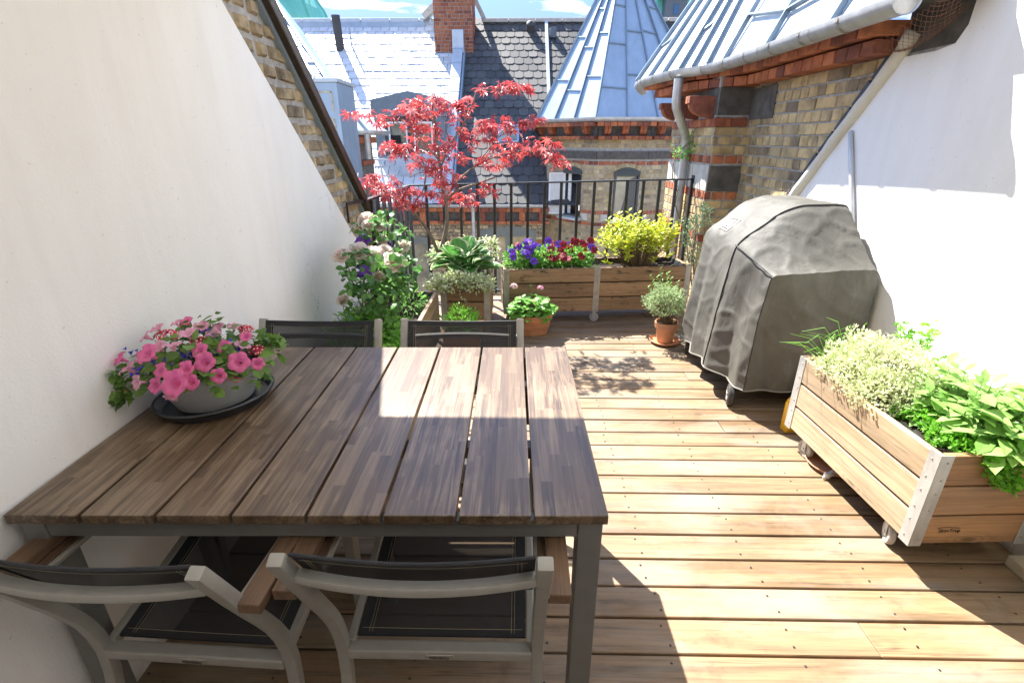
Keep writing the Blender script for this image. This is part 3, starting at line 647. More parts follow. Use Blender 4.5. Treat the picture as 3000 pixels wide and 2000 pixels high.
rel(MB().box(1.942,1.97,2.37,2.95,1.9,2.5).build('upper_wall',M['stone_dark'],bb),bo)
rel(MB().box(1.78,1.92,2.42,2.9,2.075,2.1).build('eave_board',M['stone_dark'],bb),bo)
# ---------------------------------------------------------------- round bay across the courtyard with its blue cone roof
tb=thing('bay_tower','yellow brick corner tower with a pointed blue zinc roof across the courtyard','tower',(2.5,14.5,-14)); to=Vector((2.5,14.5,-14))
PL=[(.70,16.2),(.73,14.6),(1.88,13.2),(3.12,13.2),(4.4,13.9),(4.6,15.5)]
zb=-6.0
def trow(i):
    z=zb+i*.1
    for a,b in ((1.26,1.34),(.93,1.02),(-.32,-.22),(-.58,-.48)):
        if a<=z+.05<b: return 1
    return 0
def openings(a,b): return []
mb=MB(); wins=[]
for k,(a,b) in enumerate(zip(PL,PL[1:])):
    A_=Vector((*a,zb)); B_=Vector((*b,zb)); u=(B_-A_).normalized(); n=u.cross(Vector((0,0,1))); n=n if n.y<0 or k==0 else n
    if k==0: n=Vector((-1,0,0))
    if k==4: n=Vector((1,-.3,0)).normalized()
    ln=(B_-A_).length; holes=[(-.1,ln+.1,1.035-zb,1.225-zb)]
    if k==1: holes.append((.66,1.33,-.42-zb,.76-zb)); wins.append((A_,u,n,.66,1.33,-.42,.76,True))
    if k==2: holes.append((.45,1.10,-.42-zb,.76-zb)); wins.append((A_,u,n,.45,1.10,-.42,.76,False))
    bricks(mb,A_,u,(0,0,1),n,ln,1.5-zb,trow,ch=.1,L=.30,hd=.15,mo=.012,d=.008,holes=holes,jit=.002)
    for hw in wins[-1:] if k in (1,2) else []:
        _,_,_,h0,h1,g0,g1,_=hw; c=(h0+h1)/2; w=(h1-h0)/2; Rr=(w*w+.07**2)/(2*.07)*.9
        for i in range(11):
            t0=-1+2*i/11; t1=-1+2*(i+.86)/11
            P=[]
            for t,e in ((t0,0),(t1,0),(t1,.13),(t0,.13)):
                ang=t*math.asin(min(1,w*1.12/Rr)); P.append((c+math.sin(ang)*(Rr+e),g1+.03-Rr+math.cos(ang)*(Rr+e)+.02))
            mb.add([A_+u*p[0]+Vector((0,0,p[1]-zb))+n*.014 for p in P]+[A_+u*p[0]+Vector((0,0,p[1]-zb)) for p in P],[(0,1,2,3),(0,4,5,1),(1,5,6,2),(2,6,7,3),(3,7,4,0)],0)
rel(mb.build('brickwork',[M['brick_y'],M['brick_r']],tb,fix=False),to)
mb=MB(); 
for k,(a,b) in enumerate(zip(PL,PL[1:])):
    A_=Vector((*a,0)); B_=Vector((*b,0)); u=(B_-A_).normalized(); ln=(B_-A_).length
    w=[q for q in wins if abs((q[0]-Vector((*a,zb))).length)<1e-6]
    segs=[(0,ln,zb,1.9)]
    if w:
        _,_,_,h0,h1,g0,g1,_=w[0]; segs=[(0,h0,zb,1.9),(h1,ln,zb,1.9),(h0,h1,zb,g0),(h0,h1,g1,1.9)]
    for s0,s1,z0,z1 in segs: mb.quad(A_+u*s0+Vector((0,0,z0)),A_+u*s1+Vector((0,0,z0)),A_+u*s1+Vector((0,0,z1)),A_+u*s0+Vector((0,0,z1)))
rel(mb.build('wall',M['mortar'],tb,fix=False),to)
def inset(path,d): return offp(path,d)
def band(z0,z1,d,mt,name,par,off_,path):
    mb=MB(); q=offp(path,-d)
    for (a,b),(c,e) in zip(zip(path,path[1:]),zip(q,q[1:])):
        V=[(*a,z0),(*b,z0),(*e,z0),(*c,z0),(*a,z1),(*b,z1),(*e,z1),(*c,z1)]
        mb.add(V,[(0,1,2,3),(4,5,6,7),(2,3,7,6)])
    return rel(mb.build(name,mt,par,fix=False),off_)
PX=PL; 
def outp(d): 
    c=Vector((2.6,15.2)); return [tuple(c+(Vector(p)-c)*(1+d/2.0)) for p in PX]
band(.722,.92,.010,M['stone_dark'],'stone_band',tb,to,outp(.0))if False else None
mb=MB()
for (a,b) in zip(outp(.02),outp(.02)[1:]):
    A_=Vector((*a,0));B_=Vector((*b,0)); mb.bar(A_+Vector((0,0,1.13)),B_+Vector((0,0,1.13)),.06,.18)
rel(mb.build('stone_band',M['stone_dark'],tb),to)
for d,z0,z1,nm in ((.09,1.49,1.57,'cornice'),(.24,1.79,1.88,'cornice')):
    mb=MB()
    for (a,b) in zip(outp(d),outp(d)[1:]):
        A_=Vector((*a,0));B_=Vector((*b,0)); t=(B_-A_); n=max(2,round(t.length/.16)); 
        for i in range(n): mb.bar(A_+t*((i+.04)/n)+Vector((0,0,(z0+z1)/2)),A_+t*((i+.96)/n)+Vector((0,0,(z0+z1)/2)),.26,z1-z0)
    rel(mb.build(nm,M['brick_r'],tb,fix=False),to)
mb=MB()
for (a,b) in zip(outp(.03),outp(.03)[1:]):
    A_=Vector((*a,0));B_=Vector((*b,0)); mb.bar(A_+Vector((0,0,1.64)),B_+Vector((0,0,1.64)),.08,.3)
rel(mb.build('frieze',M['stone_dark'],tb),to)
for k,(a,b) in enumerate(zip(outp(.05),outp(.05)[1:])):
    if k==4: continue
    A_=Vector((*a,1.585));B_=Vector((*b,1.585)); t=(B_-A_).normalized(); ln=(B_-A_).length; n=t.cross(Vector((0,0,1)))
    m=3
    for i in range(m if k else 2):
        q=MB(); corbel(q,A_+t*(ln*(i+.5)/(m if k else 2)),n,t*.15,.22,.17); rel(q.build('corbel',M['brick_r'],tb),to)
rp=outp(.34); mb=MB(); halfround(mb,dense(rp,.3),1.97,.085); rel(mb.build('gutter',M['gutter'],tb,smooth=40,fix=False),to)
AT=Vector((2.49,14.9,5.9)); mb=MB()
rp2=outp(.32)+[(4.9,16.5)]
for a,b in zip(rp2,rp2[1:]): mb.add([(*a,1.98),(*b,1.98),tuple(AT)],[(0,1,2)])
rel(mb.build('roof',M['zinc'],tb,fix=False),to)
mb=MB()
for k,(a,b) in enumerate(zip(rp2,rp2[1:])):
    A_=Vector((*a,1.98));B_=Vector((*b,1.98)); n=(B_-A_).cross(AT-A_).normalized(); n=n if n.z>0 else -n
    seam(B_,AT,n,.05,.03)
    ss=(.33,.66) if k==1 else (.5,)
    for s in ss: p=A_.lerp(B_,s); seam(p,p+(AT-p)*.93,n,.05,.022)
    st=[0,*ss,1]
    for j in range(len(st)-1):
        for h in (.17,.42,.64):
            hh=h+.07*((j+k)%2); seam(A_.lerp(B_,st[j]).lerp(AT,hh),A_.lerp(B_,st[j+1]).lerp(AT,hh-.012),n,.03,.03)
rel(mb.build('roof_seam',M['zinc_seam'],tb),to)
for A_,u,n,h0,h1,g0,g1,opened in wins:        # windows: a part each with its pieces
    f=MB(); P=lambda s,z,d=0: A_+u*s+Vector((0,0,z-zb))+n*d
    w=.055; mt=M['frame_dark']
    for a,b in (((h0,g0),(h0,g1)),((h1,g0),(h1,g1)),((h0,g0),(h1,g0)),((h0,g1),(h1,g1))): f.bar(P(a[0],a[1],-.05),P(b[0],b[1],-.05),.09,.09,n)
    f.bar(P(h0,g1-.05,-.04),P(h1,g1-.05,-.04),.1,.16,n)
    ac_=[(h0+(h1-h0)*i/10,g1-.02+.11*math.sin(PI*i/10)**.8) for i in range(11)]; f.prism([P(a_,b_,-.03) for a_,b_ in ac_]+[P(h1,g1-.04,-.03),P(h0,g1-.04,-.03)],n*.05)
    fo=rel(f.build('window',mt,tb),to)
    if opened:
        q=MB(); q.add([P(h0,g0,-.9),P(h1,g0,-.9),P(h1,g1,-.9),P(h0,g1,-.9)],[(0,1,2,3)]); q.add([P(h0-.3,g0,0),P(h1+.3,g0,0),P(h1+.3,g0,-.9),P(h0-.3,g0,-.9)],[(0,1,2,3)])
        q.add([P(h0-.3,g0,-.9),P(h0-.3,g0,-.02),P(h0-.3,g1,-.02),P(h0-.3,g1,-.9)],[(0,1,2,3)]); q.add([P(h1+.3,g0,-.9),P(h1+.3,g0,-.02),P(h1+.3,g1,-.02),P(h1+.3,g1,-.9)],[(0,1,2,3)]); q.add([P(h0,g1,-.9),P(h1,g1,-.9),P(h1,g1,-.02),P(h0,g1,-.02)],[(0,1,2,3)])
        rel(q.build('room',M['floorwood'],fo,fix=False),to)
        q=MB(); hinge=P(h0+.03,0,.0); hinge.z=0; dr=(u*-.55+n*.83).normalized(); ws=.40
        Z=lambda z: Vector((0,0,z))
        for a,b in ((0,0),(ws,ws)): q.bar(hinge+dr*a+Z(g0+.04),hinge+dr*a+Z(g1-.1),.035,.045,dr)
        for z in (g0+.04,g1-.1): q.bar(hinge+Z(z),hinge+dr*ws+Z(z),.045,.035)
        so_=rel(q.build('sash',M['frame_white'],fo),to)
        q=MB().quad(hinge+dr*.02+Z(g0+.06),hinge+dr*(ws-.02)+Z(g0+.06),hinge+dr*(ws-.02)+Z(g1-.12),hinge+dr*.02+Z(g1-.12)); rel(q.build('pane',M['curtain'],fo),to)
        q=MB(); q.bar(P(h0+.14,g0,-.1),P(h0+.14,g1-.1,-.1),.10,.03,n); rel(q.build('shutter',M['frame_white'],fo),to)
    else:
        rel(MB().quad(P(h0,g0,-.08),P(h1,g0,-.08),P(h1,g1,-.08),P(h0,g1,-.08)).build('pane',M['glass'],fo),to)
        q=MB(); q.add([P(h0+.07,g0+.08,-.077),P(h0+.22,g0+.08,-.077),P(h0+.42,g1-.2,-.077),P(h1-.09,g1-.14,-.077),P(h0+.09,g1-.14,-.077)],[(0,1,2,3,4)]); rel(q.build('painted_reflection',M['glassy'],fo,fix=False),to)  # reflection drawn on the glass as a paler shape
    rel(MB().bar(P(h0-.06,g0-.05,.07),P(h1+.06,g0-.05,.07),.22,.06).build('sill',M['zinc_light'],fo),to)
    mb=MB()
    for s,wd in ((h0-.17,.2),(h1+.17,.2)): mb.bar(P(s-wd/2,g0+.03,.006),P(s+wd/2,g0+.03,.006),.03,.17)
    rel(mb.build('stone_block',M['stone'],tb),to)
# ---------------------------------------------------------------- long building with slate roof, chimney and dormer
rb=thing('apartment_building','long brick building across the courtyard with a slate roof, red chimney and zinc dormer','building',(-3.5,16,-14)); ro2=Vector((-3.5,16,-14))
EY=13.95; EZ=-.13; TP=.9
rz=lambda y: EZ+TP*(y-EY); rn=Vector((0,-TP,1)).normalized(); ru=Vector((0,1,TP)).normalized()
def onR(x,y): return onP(x,y,(0,EY,EZ),rn)
def slates(name,x0,x1,y0,y1,e,w,mt,cut,planes=None):
    mb=MB(); L_=(y1-y0)/ru.y; n=int(L_/e)+1
    for i in range(n):
        x=x0-(w/2 if i%2 else 0)
        while x<x1:
            a=max(x+.007,x0); b=min(x+w-.007,x1)
            if b-a>.03:
                s=i*e; c=cut*min(1,(b-a)/w); j=rng.uniform(-.008,.008); t=.018+rng.uniform(-.006,.008)
                P=[(a+c,s+j),(b-c,s+j),(b,s+c*.8+j),(b,s+e*1.15),(a,s+e*1.15),(a,s+c*.8+j)] if c>0 else [(a,s+j),(b,s+j),(b,s+e*1.15),(a,s+e*1.15)]
                V=[]
                for px,ps in P:
                    h=t*(1-(ps-s)/(e*1.15))+.004; q=Vector((px,y0,rz(y0)))+ru*ps+rn*h; V.append(q)
                Vb=[q-rn*.012 for q in V]; m=len(V)
                mb.add(V+Vb[:2]+[],[tuple(range(m)),(0,m,m+1,1)])
            x+=w
    return rel(mb.build(name,mt,rb,fix=False),ro2)
RY=19.9; XS=-2.05
slates('slates',-10.5,XS-.1,EY,RY,.34,.30,M['slate_glare'],0)
slates('slates',XS+.16,6.5,EY,RY,.34,.30,M['slate'],.07)
rel(MB().quad((-11,EY,EZ-.03),(7,EY,EZ-.03),(7,RY,rz(RY)-.03),(-11,RY,rz(RY)-.03)).build('roof',M['zinc_dark'],rb),ro2)
rel(MB().quad((-11,RY,rz(RY)-.03),(7,RY,rz(RY)-.03),(7,RY+6,EZ),(-11,RY+6,EZ)).build('back_roof',M['slate'],rb),ro2)
mb=MB()
for a,b in ((-10.5,-3.35),): 
    x=a
    while x<b: mb.bar((x,RY,rz(RY)+.02),(min(x+.98,b),RY,rz(RY)+.02),.35,.15); x+=1.0
rel(mb.build('ridge_cap',M['zinc_light'],rb,bev=.03),ro2)
rel(MB().bar((-10.5,RY-.2,rz(RY)-.12),(-3.3,RY-.2,rz(RY)-.12),.06,.14).build('ridge_flashing',M['zinc'],rb),ro2)
mb=MB(); x=-1.35
while x<6: mb.bar((x,RY,rz(RY)+.02),(min(x+.88,6),RY,rz(RY)+.02),.28,.12); x+=.9
rel(mb.build('ridge_tile',M['stone'],rb,bev=.03),ro2)
# sloping parapet each side of the chimney
mb=MB(); mb.bar((-3.35,RY,rz(RY)+.12),(-2.75,RY,rz(RY)+.62),.35,.2); mb.bar((-1.65,RY,rz(RY)+.72),(-1.3,RY,rz(RY)+.08),.3,.14); rel(mb.build('parapet',M['stone'],rb),ro2)
# chimney
ch=MB(); CX0,CX1,CY0=-2.84,-1.60,18.65; base=rz(CY0)-.15
def crow(i): return 1
bricks(ch,(CX0,CY0,base),(1,0,0),(0,0,1),(0,-1,0),CX1-CX0,4.2,lambda i:0,ch=.105,L=.27,hd=.135,mo=.016,d=.012,jit=.003)
bricks(ch,(CX1,CY0,base),(0,1,0),(0,0,1),(1,0,0),1.1,4.2,lambda i:0,ch=.105,L=.27,hd=.135,mo=.016,d=.012,jit=.003)
cho=rel(ch.build('chimney',M['brick_r'],rb,fix=False),ro2)
rel(MB().box(CX0,CX1,CY0+.001,CY0+1.1,base-.6,base+4.2).build('chimney_core',M['mortar'],cho),ro2)
rel(MB().box(CX0-.03,CX0+.75,CY0-.05,CY0,base-.02,base+.16).build('chimney_flashing',M['zinc'],cho),ro2)
# zinc covered party wall ridge running down the roof
mb=MB(); a=Vector((XS+.02,EY+.2,rz(EY+.2)))+rn*.16; b=Vector((XS-.0,18.6,rz(18.6)))+rn*.16; mb.bar(a,b,.30,.36,rn)
mb.bar(b+Vector((0,-.05,.55)),b+Vector((0,-.05,-.1)),.36,.30,(0,1,0))
rel(mb.build('party_ridge',M['zinc_light'],rb,bev=.02),ro2)
mb=MB(); u_=(b-a).normalized()
for i in range(9): p=a+u_*(.5+i*.66); mb.bar(p+rn*.182-u_*.012,p+rn*.182+u_*.012,.31,.012,rn)
mb.bar(a+Vector((.19,0,-.08)),b+Vector((.19,0,-.08)),.05,.2,rn)
rel(mb.build('ridge_joint',M['zinc'],rb),ro2)
p=onR(1600,70); q=onR(1608,296); rel(MB().bar(p+rn*.05,q+rn*.05,.10,.08,rn).build('roof_strip',M['zinc_light'],rb),ro2)
# roof pipes and vents
p=onR(998,142); pp_=MB(); pp_.tube([p-Vector((0,0,.3)),p+Vector((-.02,-.1,.92))],.135,16); rel(pp_.build('flue_pipe',M['slate'],rb,smooth=40),ro2)
p=onR(1032,138); rel(MB().bar(p-Vector((0,0,.2)),p+Vector((-.04,0,.62)),.05,.05,(0,1,0)).build('vent_pipe',M['zinc'],rb),ro2)
p=onR(1555,90); mb=MB(); mb.tube([p,p+rn*.25],.15,14); mb.tube([p+rn*.25,p+rn*.32],[.15,.02],14); rel(mb.build('roof_vent',M['slate'],rb,smooth=40),ro2)
p=onR(1620,112); mb=MB(); mb.bar(p,p+Vector((0,0,.30)),.22,.2,(0,1,0)); rel(mb.build('roof_vent',M['zinc_dark'],rb,bev=.02),ro2)
# dormer
d0=onR(1100,470).x; d1=onR(1300,470).x; dy=15.2; zt=rz(17.1)
dm=MB(); dl,dr_=onY(1092,330,15.14).x,onY(1302,330,15.14).x; zE,zA=onY(1092,292,15.14).z,onY(1190,266,15.14).z; zb_=rz(dy)-.2
dm.box(dl,dl+.27,dy,18.2,zb_,zE); dm.box(dr_-.27,dr_,dy,18.2,zb_,zE)
dm.prism([(dl-.05,dy-.06,zE-.42),(dr_+.05,dy-.06,zE-.42),(dr_+.05,dy-.06,zE),((dl+dr_)/2,dy-.06,zA),(dl-.05,dy-.06,zE)],(0,3.2,0))
do=rel(dm.build('dormer',M['zinc_mid'],rb,bev=.01),ro2)
mb=MB(); mb.box(dl+.27,dr_-.27,dy+.1,dy+.2,zb_,.40); rel(mb.build('dormer_panel',M['zinc_dark'],do),ro2)
f=MB(); wx0,wx1=dl+.27,dr_-.27; wm=(wx0+wx1)/2
for x in (wx0+.05,wx1-.05,wm): f.box(x-.05-(.04 if x==wm else 0),x+.05+(.04 if x==wm else 0),dy+.04,dy+.16,.2,zE-.42)
for z in (.25,zE-.48): f.box(wx0,wx1,dy+.05,dy+.15,z-.06,z+.06)
fo=rel(f.build('dormer_window',M['frame_dark'],do),ro2)
for x0,x1 in ((wx0+.1,wm-.09),(wm+.09,wx1-.1)):
    q=MB(); q.box(x0,x0+.045,dy+.02,dy+.06,.32,zE-.56); q.box(x1-.045,x1,dy+.02,dy+.06,.32,zE-.56)
    for z in (.34,.95,zE-.58): q.box(x0,x1,dy+.022,dy+.058,z-.025,z+.025)
    rel(q.build('sash',M['frame_white'],fo),ro2)
rel(MB().quad((wx0,dy+.12,.2),(wx1,dy+.12,.2),(wx1,dy+.12,zE-.4),(wx0,dy+.12,zE-.4)).build('pane',M['glassy'],fo),ro2)
rel(MB().quad((wx0+.16,dy+.07,1.0),(wm-.3,dy+.07,1.0),(wm-.3,dy+.07,1.6),(wx0+.16,dy+.07,1.6)).build('blind',M['room'],fo),ro2)
mb=MB(); bz=.98
for a,b in (((dl+.05,dy-.05),(dl+.05,dy-.55)),((dl+.05,dy-.55),(dr_-.05,dy-.55)),((dr_-.05,dy-.55),(dr_-.05,dy-.05))):
    A_=Vector((*a,0));B_=Vector((*b,0)); mb.bar(A_+Vector((0,0,bz)),B_+Vector((0,0,bz)),.05,.04); mb.bar(A_+Vector((0,0,.1)),B_+Vector((0,0,.1)),.03,.03)
    n=max(2,int((B_-A_).length/.085))
    for i in range(n+1): q=A_.lerp(B_,i/n); mb.bar(q+Vector((0,0,.1)),q+Vector((0,0,bz)),.014,.014,(0,1,0))
rel(mb.build('balcony_rail',M['zinc_light'],rb),ro2)
rel(MB().box(dl,dr_,dy-.6,dy+.05,.02,.08).build('balcony_floor',M['zinc_dark'],rb),ro2)
p=onR(1490,400); mb=MB(); s_=onR(1450,440); mb.bar(p-ru*.35+rn*.08,p+ru*.35+rn*.08,.62,.1,rn); so_=rel(mb.build('skylight',M['zinc'],rb),ro2); mb=MB(); mb.bar(p-ru*.28+rn*.135,p+ru*.28+rn*.135,.48,.01,rn); rel(mb.build('pane',M['glassy'],so_),ro2)
# eave, cornice and facade
mb=MB(); halfround(mb,[(-10.5,13.86),(-6,13.86),(-3,13.86),(.62,13.86)],-.15,.075); rel(mb.build('gutter',M['gutter'],rb,smooth=40,fix=False),ro2)
mb=MB()
for z0,z1,yy in ((-.33,-.235,13.86),(-.66,-.585,13.90)):
    x=-10.5
    while x<.6: mb.box(x+.006,x+.226,yy+rng.uniform(-.005,.005),14.1,z0,z1); x+=.235
x=-10.4
while x<.6: mb.box(x,x+.16,13.90,14.1,-.575,-.34); x+=.545
rel(mb.build('cornice',M['brick_r'],rb),ro2)
rel(MB().box(-10.5,.62,13.99,14.2,-.585,-.2).build('frieze',M['stone_dark'],rb),ro2)
FW=[(-1.15,.42,-.80,-2.6),(-4.4,-2.55,-1.02,-3.0)]
mb=MB()
bricks(mb,(-10.5,13.98,-4.5),(1,0,0),(0,0,1),(0,-1,0),11.1,3.83,lambda i: 1 if i in (33,20) else 0,ch=.1,L=.30,hd=.15,mo=.012,d=.008,holes=[(a+10.5,b+10.5,c2+4.5,t2+4.5) for a,b,t2,c2 in FW])
rel(mb.build('brickwork',[M['brick_old'],M['brick_r']],rb,fix=False),ro2)
mb=MB()
for x0,x1,z0,z1 in ((-10.5,-4.4,-14,-.6),(-2.55,-1.15,-14,-.6),(.42,.62,-14,-.6),(-4.4,-2.55,-14,-3),(-4.4,-2.55,-1.02,-.6),(-1.15,.42,-14,-2.6),(-1.15,.42,-.8,-.6)): mb.box(x0,x1,13.985,14.4,z0,z1)
rel(mb.build('wall',M['mortar_dark'],rb,fix=False),ro2)
for k,(a,b,t2,c2) in enumerate(FW):
    f=MB(); n=10; arch=[(a+(b-a)*i/n, t2+.10*math.sin(PI*i/n)-.03) for i in range(n+1)]
    f.prism([(x,13.97,z) for x,z in arch]+[(b,13.97,t2-.22),(a,13.97,t2-.22)],(0,.08,0))
    for x in (a+.05,b-.05,(a+b)/2): f.box(x-.06,x+.06,13.972,14.05,c2,t2-.1)
    fo=rel(f.build('window',plain('green_grey_frame_%d'%k if False else 'green_grey_frame',(.16,.17,.15),.5),rb),ro2)
    rel(MB().quad((a,14.04,c2),(b,14.04,c2),(b,14.04,t2),(a,14.04,t2)).build('pane',M['glassy'],fo),ro2)
dp=MB().tube([(-1.30,13.86,-.2),(-1.30,13.88,-.5),(-1.30,13.9,-6)],.05,10); rel(dp.build('downpipe',M['gutter'],rb,smooth=40),ro2)
# ---------------------------------------------------------------- zinc clad neighbour on the left, beyond the sloping wall
lb=thing('zinc_building','blue zinc clad dormer and roof beside the glare-white slate roof, behind the left brick wall','building',(-4,9.5,-14)); lo=Vector((-4,9.5,-14))
Y0=9.0; pt=lambda x,y,Yv=Y0: onY(x,y,Yv)
mb=MB(); c0=pt(870,232); c1=pt(985,241); zt_=c1.z
mb.box(-5.2,c1.x,Y0,Y0+.9,-2,zt_); rel(mb.build('dormer_cheek',M['zinc'],lb,bev=.01),lo)
mb=MB()
zlow=-.2
for a,b in (((c1.x-.75,zt_-.14),(c1.x-.10,zt_-.14)),((c1.x-.10,zt_-.14),(c1.x-.10,zt_-.42)),((c1.x-.75,zt_-.55),(c1.x-.10,zt_-.55)),((c1.x-.10,zt_-.55),(c1.x-.08,zt_-1.75))): mb.bar((a[0],Y0-.004,a[1]),(b[0],Y0-.004,b[1]),.012,.035,(0,1,0)) if False else mb.bar((a[0],Y0-.003,a[1]),(b[0],Y0-.003,b[1]),.03,.012,(0,-1,0))
rel(mb.build('panel_trim',plain('stained_putty',(.42,.38,.28),.8,0,.3,15),lb),lo)
rel(MB().box(-5.2,c1.x+.03,Y0-.03,Y0+.95,zt_,zt_+.06).build('cheek_cap',M['zinc_light'],lb,bev=.01),lo)
t0=onY(790,0,10.2); t1=onY(880,0,10.2)
A0=onY(955,232,9.9); A1=onY(848,69,11.2); A2=onY(800,0,11.8); B0=onY(860,232,9.9); B1=onY(790,69,11.2); B2=onY(720,0,11.8)
dv=(A1-A0); A3=A1+dv*1.2; B0=A0+Vector((-1.6,-.1,0)); B3=A3+Vector((-1.6,-.1,0))
mb=MB(); mb.quad(A0,A3,B3,B0); mb.quad(A0,A3,A3+Vector((.1,2,-.8)),A0+Vector((.1,2,-.8))); rel(mb.build('roof',M['zinc'],lb,fix=False),lo)
mb=MB(); n=(A3-A0).cross(B0-A0).normalized(); n=n if n.y<0 else -n
for s in (0,.30): mb.bar(A0+(B0-A0)*s*.4+n*.02,A3+(B0-A0)*s*.4+n*.02,.04,.06,n)
for h in (.12,.5,.8): mb.bar(A0.lerp(A3,h)+n*.02,B0.lerp(B3,h)+n*.02,.03,.03,n)
rel(mb.build('roof_seam',M['zinc_seam'],lb),lo)
mb=MB()
for i in range(4):
    a=A0.lerp(A3,.04+i*.22)+(B0-A0)*.02; b=A0.lerp(A3,.20+i*.22)+(B0-A0)*.02; mb.quad(a+n*.012,b+n*.012,b+(B0-A0)*.09+n*.012,a+(B0-A0)*.09+n*.012)
rel(mb.build('skylight_pane',M['zinc_light'],lb),lo)
# small bay with pale roof, gutter and corbels
Y1=10.2; g0=onY(995,372,Y1); g1=onY(1078,384,Y1); r0=onY(960,250,Y1+.6); r1=onY(985,280,Y1+.6)
mb=MB(); mb.quad(g0+Vector((-.5,0,0)),g1,onY(1000,290,Y1+.55),onY(960,290,Y1+.55)); mb.add([g1,g1+Vector((.1,1.2,0)),onY(1000,290,Y1+.55)],[(0,1,2)]); rel(mb.build('bay_roof',M['zinc_light'],lb,fix=False),lo)
mb=MB(); 
for s in (.35,.7,1): p=(g0+Vector((-.5,0,0))).lerp(g1,s); q=onY(960,290,Y1+.55).lerp(onY(1000,290,Y1+.55),s); mb.bar(p,q,.03,.05,(0,-1,.3))
rel(mb.build('bay_seam',M['zinc_seam'],lb),lo)
mb=MB(); halfround(mb,[(g0.x-.5,Y1-.04),(g1.x-.1,Y1-.04),(g1.x+.05,Y1+.15),(g1.x+.1,Y1+1)],g1.z,.075); mb.tube([g1+Vector((-.03,0,-.05)),g1+Vector((-.05,.05,-.5))],.05,8); rel(mb.build('gutter',M['gutter'],lb,smooth=40,fix=False),lo)
bx=g1.x-.22; mb=MB(); z=g1.z-.12
bricks(mb,(bx-1.2,Y1+.16,z-5),(1,0,0),(0,0,1),(0,-1,0),1.2,5,lambda i:1 if (z-5+i*.09)>z-.55 and i%3==0 else 0,ch=.09,L=.26,hd=.13); rel(mb.build('brickwork',[M['brick_old'],M['brick_r']],lb,fix=False),lo)
mb=MB(); mb.box(bx-1.2,bx-.01,Y1+.17,Y1+1,z-5,z+.1); rel(mb.build('wall',M['mortar_dark'],lb),lo)
mb=MB(); mb.box(bx-1.2,bx+.12,Y1+.02,Y1+.9,z-.1,z+.02); mb.box(bx-1.2,bx+.05,Y1+.09,Y1+.9,z-.5,z-.42); rel(mb.build('cornice',M['brick_r'],lb,bev=.01),lo)
for i in range(4):
    q=MB(); corbel(q,(bx-.06-.22*i,Y1+.15,z-.40),(0,-1,0),(.13,0,0),.29,.12); rel(q.build('corbel',M['brick_r'],lb),lo)
# ---------------------------------------------------------------- green copper roofs far behind
cd=thing('copper_dome','green copper dome wrapped in netting far behind the slate ridge on the left','dome',(-22,46,-14)); co_=Vector((-22,46,-14))
a=onY(800,70,46); top=onY(905,-60,46); cx=onY(760,70,46).x; rr=onY(958,70,46).x-cx
mb=MB(); mb.lathe([(rr*1.02,-22),(rr,0),(rr*.93,1.0),(rr*.80,2.1),(rr*.62,3.2),(rr*.40,4.1),(rr*.12,4.7),(.05,6.5)],10,(cx,46,a.z),rot=.2); rel(mb.build('dome_roof',M['copper'],cd),co_)
mb=MB()
for k in range(10):
    an=.2+2*PI*k/10; mb.tube([(cx+math.cos(an)*rr*s*1.01,46+math.sin(an)*rr*s*1.01,a.z+h) for s,h in ((1,0),(.93,1.0),(.80,2.1),(.62,3.2),(.40,4.1))],.09,6)
p=onY(912,30,42); mb.tube([p,p+Vector((-.25,0,1.6))],.06,6); rel(mb.build('dome_rib',M['copper'],cd),co_)
cr_=thing('copper_roof','green copper roof with a dark dormer window far behind the blue cone','building',(14,45,-14)); cro=Vector((14,45,-14))
zz=onY(1950,50,45).z; x0=onY(1860,50,45).x; x1=onY(2300,50,45).x
mb=MB(); mb.prism([(x0,44,zz-14),(x0,44,zz-1.2),(x0+.4,46.5,zz+6),(x0+.4,60,zz+6),(x0,60,zz-14)],(x1-x0,0,0)); rel(mb.build('roof',M['copper'],cr_),cro)
a=onY(1953,48,43.6); b=onY(2008,6,43.6)
mb=MB(); mb.box(a.x-.15,b.x+.15,43.6,46,a.z-.3,b.z+.35); o=rel(mb.build('dormer_window',M['zinc_dark'],cr_),cro)
rel(MB().box(a.x+.45,b.x-.45,43.55,43.6,a.z+.1,b.z-.15).build('pane',plain('painted_blue_reflection_glass',(.05,.13,.26),.2,0,.2,1),o),cro)  # blue reflection is put into the pane's base colour
rel(MB().box(a.x-.5,b.x+.5,43.3,46,b.z+.35,b.z+.6).build('dormer_hood',M['copper'],o),cro)
# ---------------------------------------------------------------- black railing
rl=thing('balcony_railing','black iron railing with square bars along the far edge of the terrace','railing',(.3,4.8,0)); rlo=Vector((.3,4.8,0))
ca=Vector((-1.04,4.78,1.105)); cb=Vector((1.645,5.05,1.145)); cc=Vector((-1.10,3.57,1.10))
rel(MB().bar(ca,cb,.042,.014).build('top_rail',M['iron'],rl,bev=.003),rlo); rel(MB().bar(cc,ca,.042,.014).build('top_rail',M['iron'],rl,bev=.003),rlo)
mb=MB(); mb.bar(cc+Vector((-.03,-.26,.012)),cc+Vector((.0,.02,.0)),.012,.02); mb.bar(cc+Vector((-.03,-.26,.015)),cc+Vector((-.03,-.26,-.11)),.012,.012,(0,1,0)); mb.bar(cb,cb+Vector((.04,0,0)),.07,.07); rel(mb.build('wall_bracket',M['iron'],rl),rlo)
rel(MB().bar(ca-Vector((0,0,1.02)),cb-Vector((0,0,1.06)),.035,.012).build('bottom_rail',M['iron'],rl),rlo)
bme=MB().box(-.0135,.0135,-.0135,.0135,-1.06,0).build('baluster',M['iron'],rl,bev=.002); nb=26
p=ca.lerp(cb,.0); bme.location=p-rlo
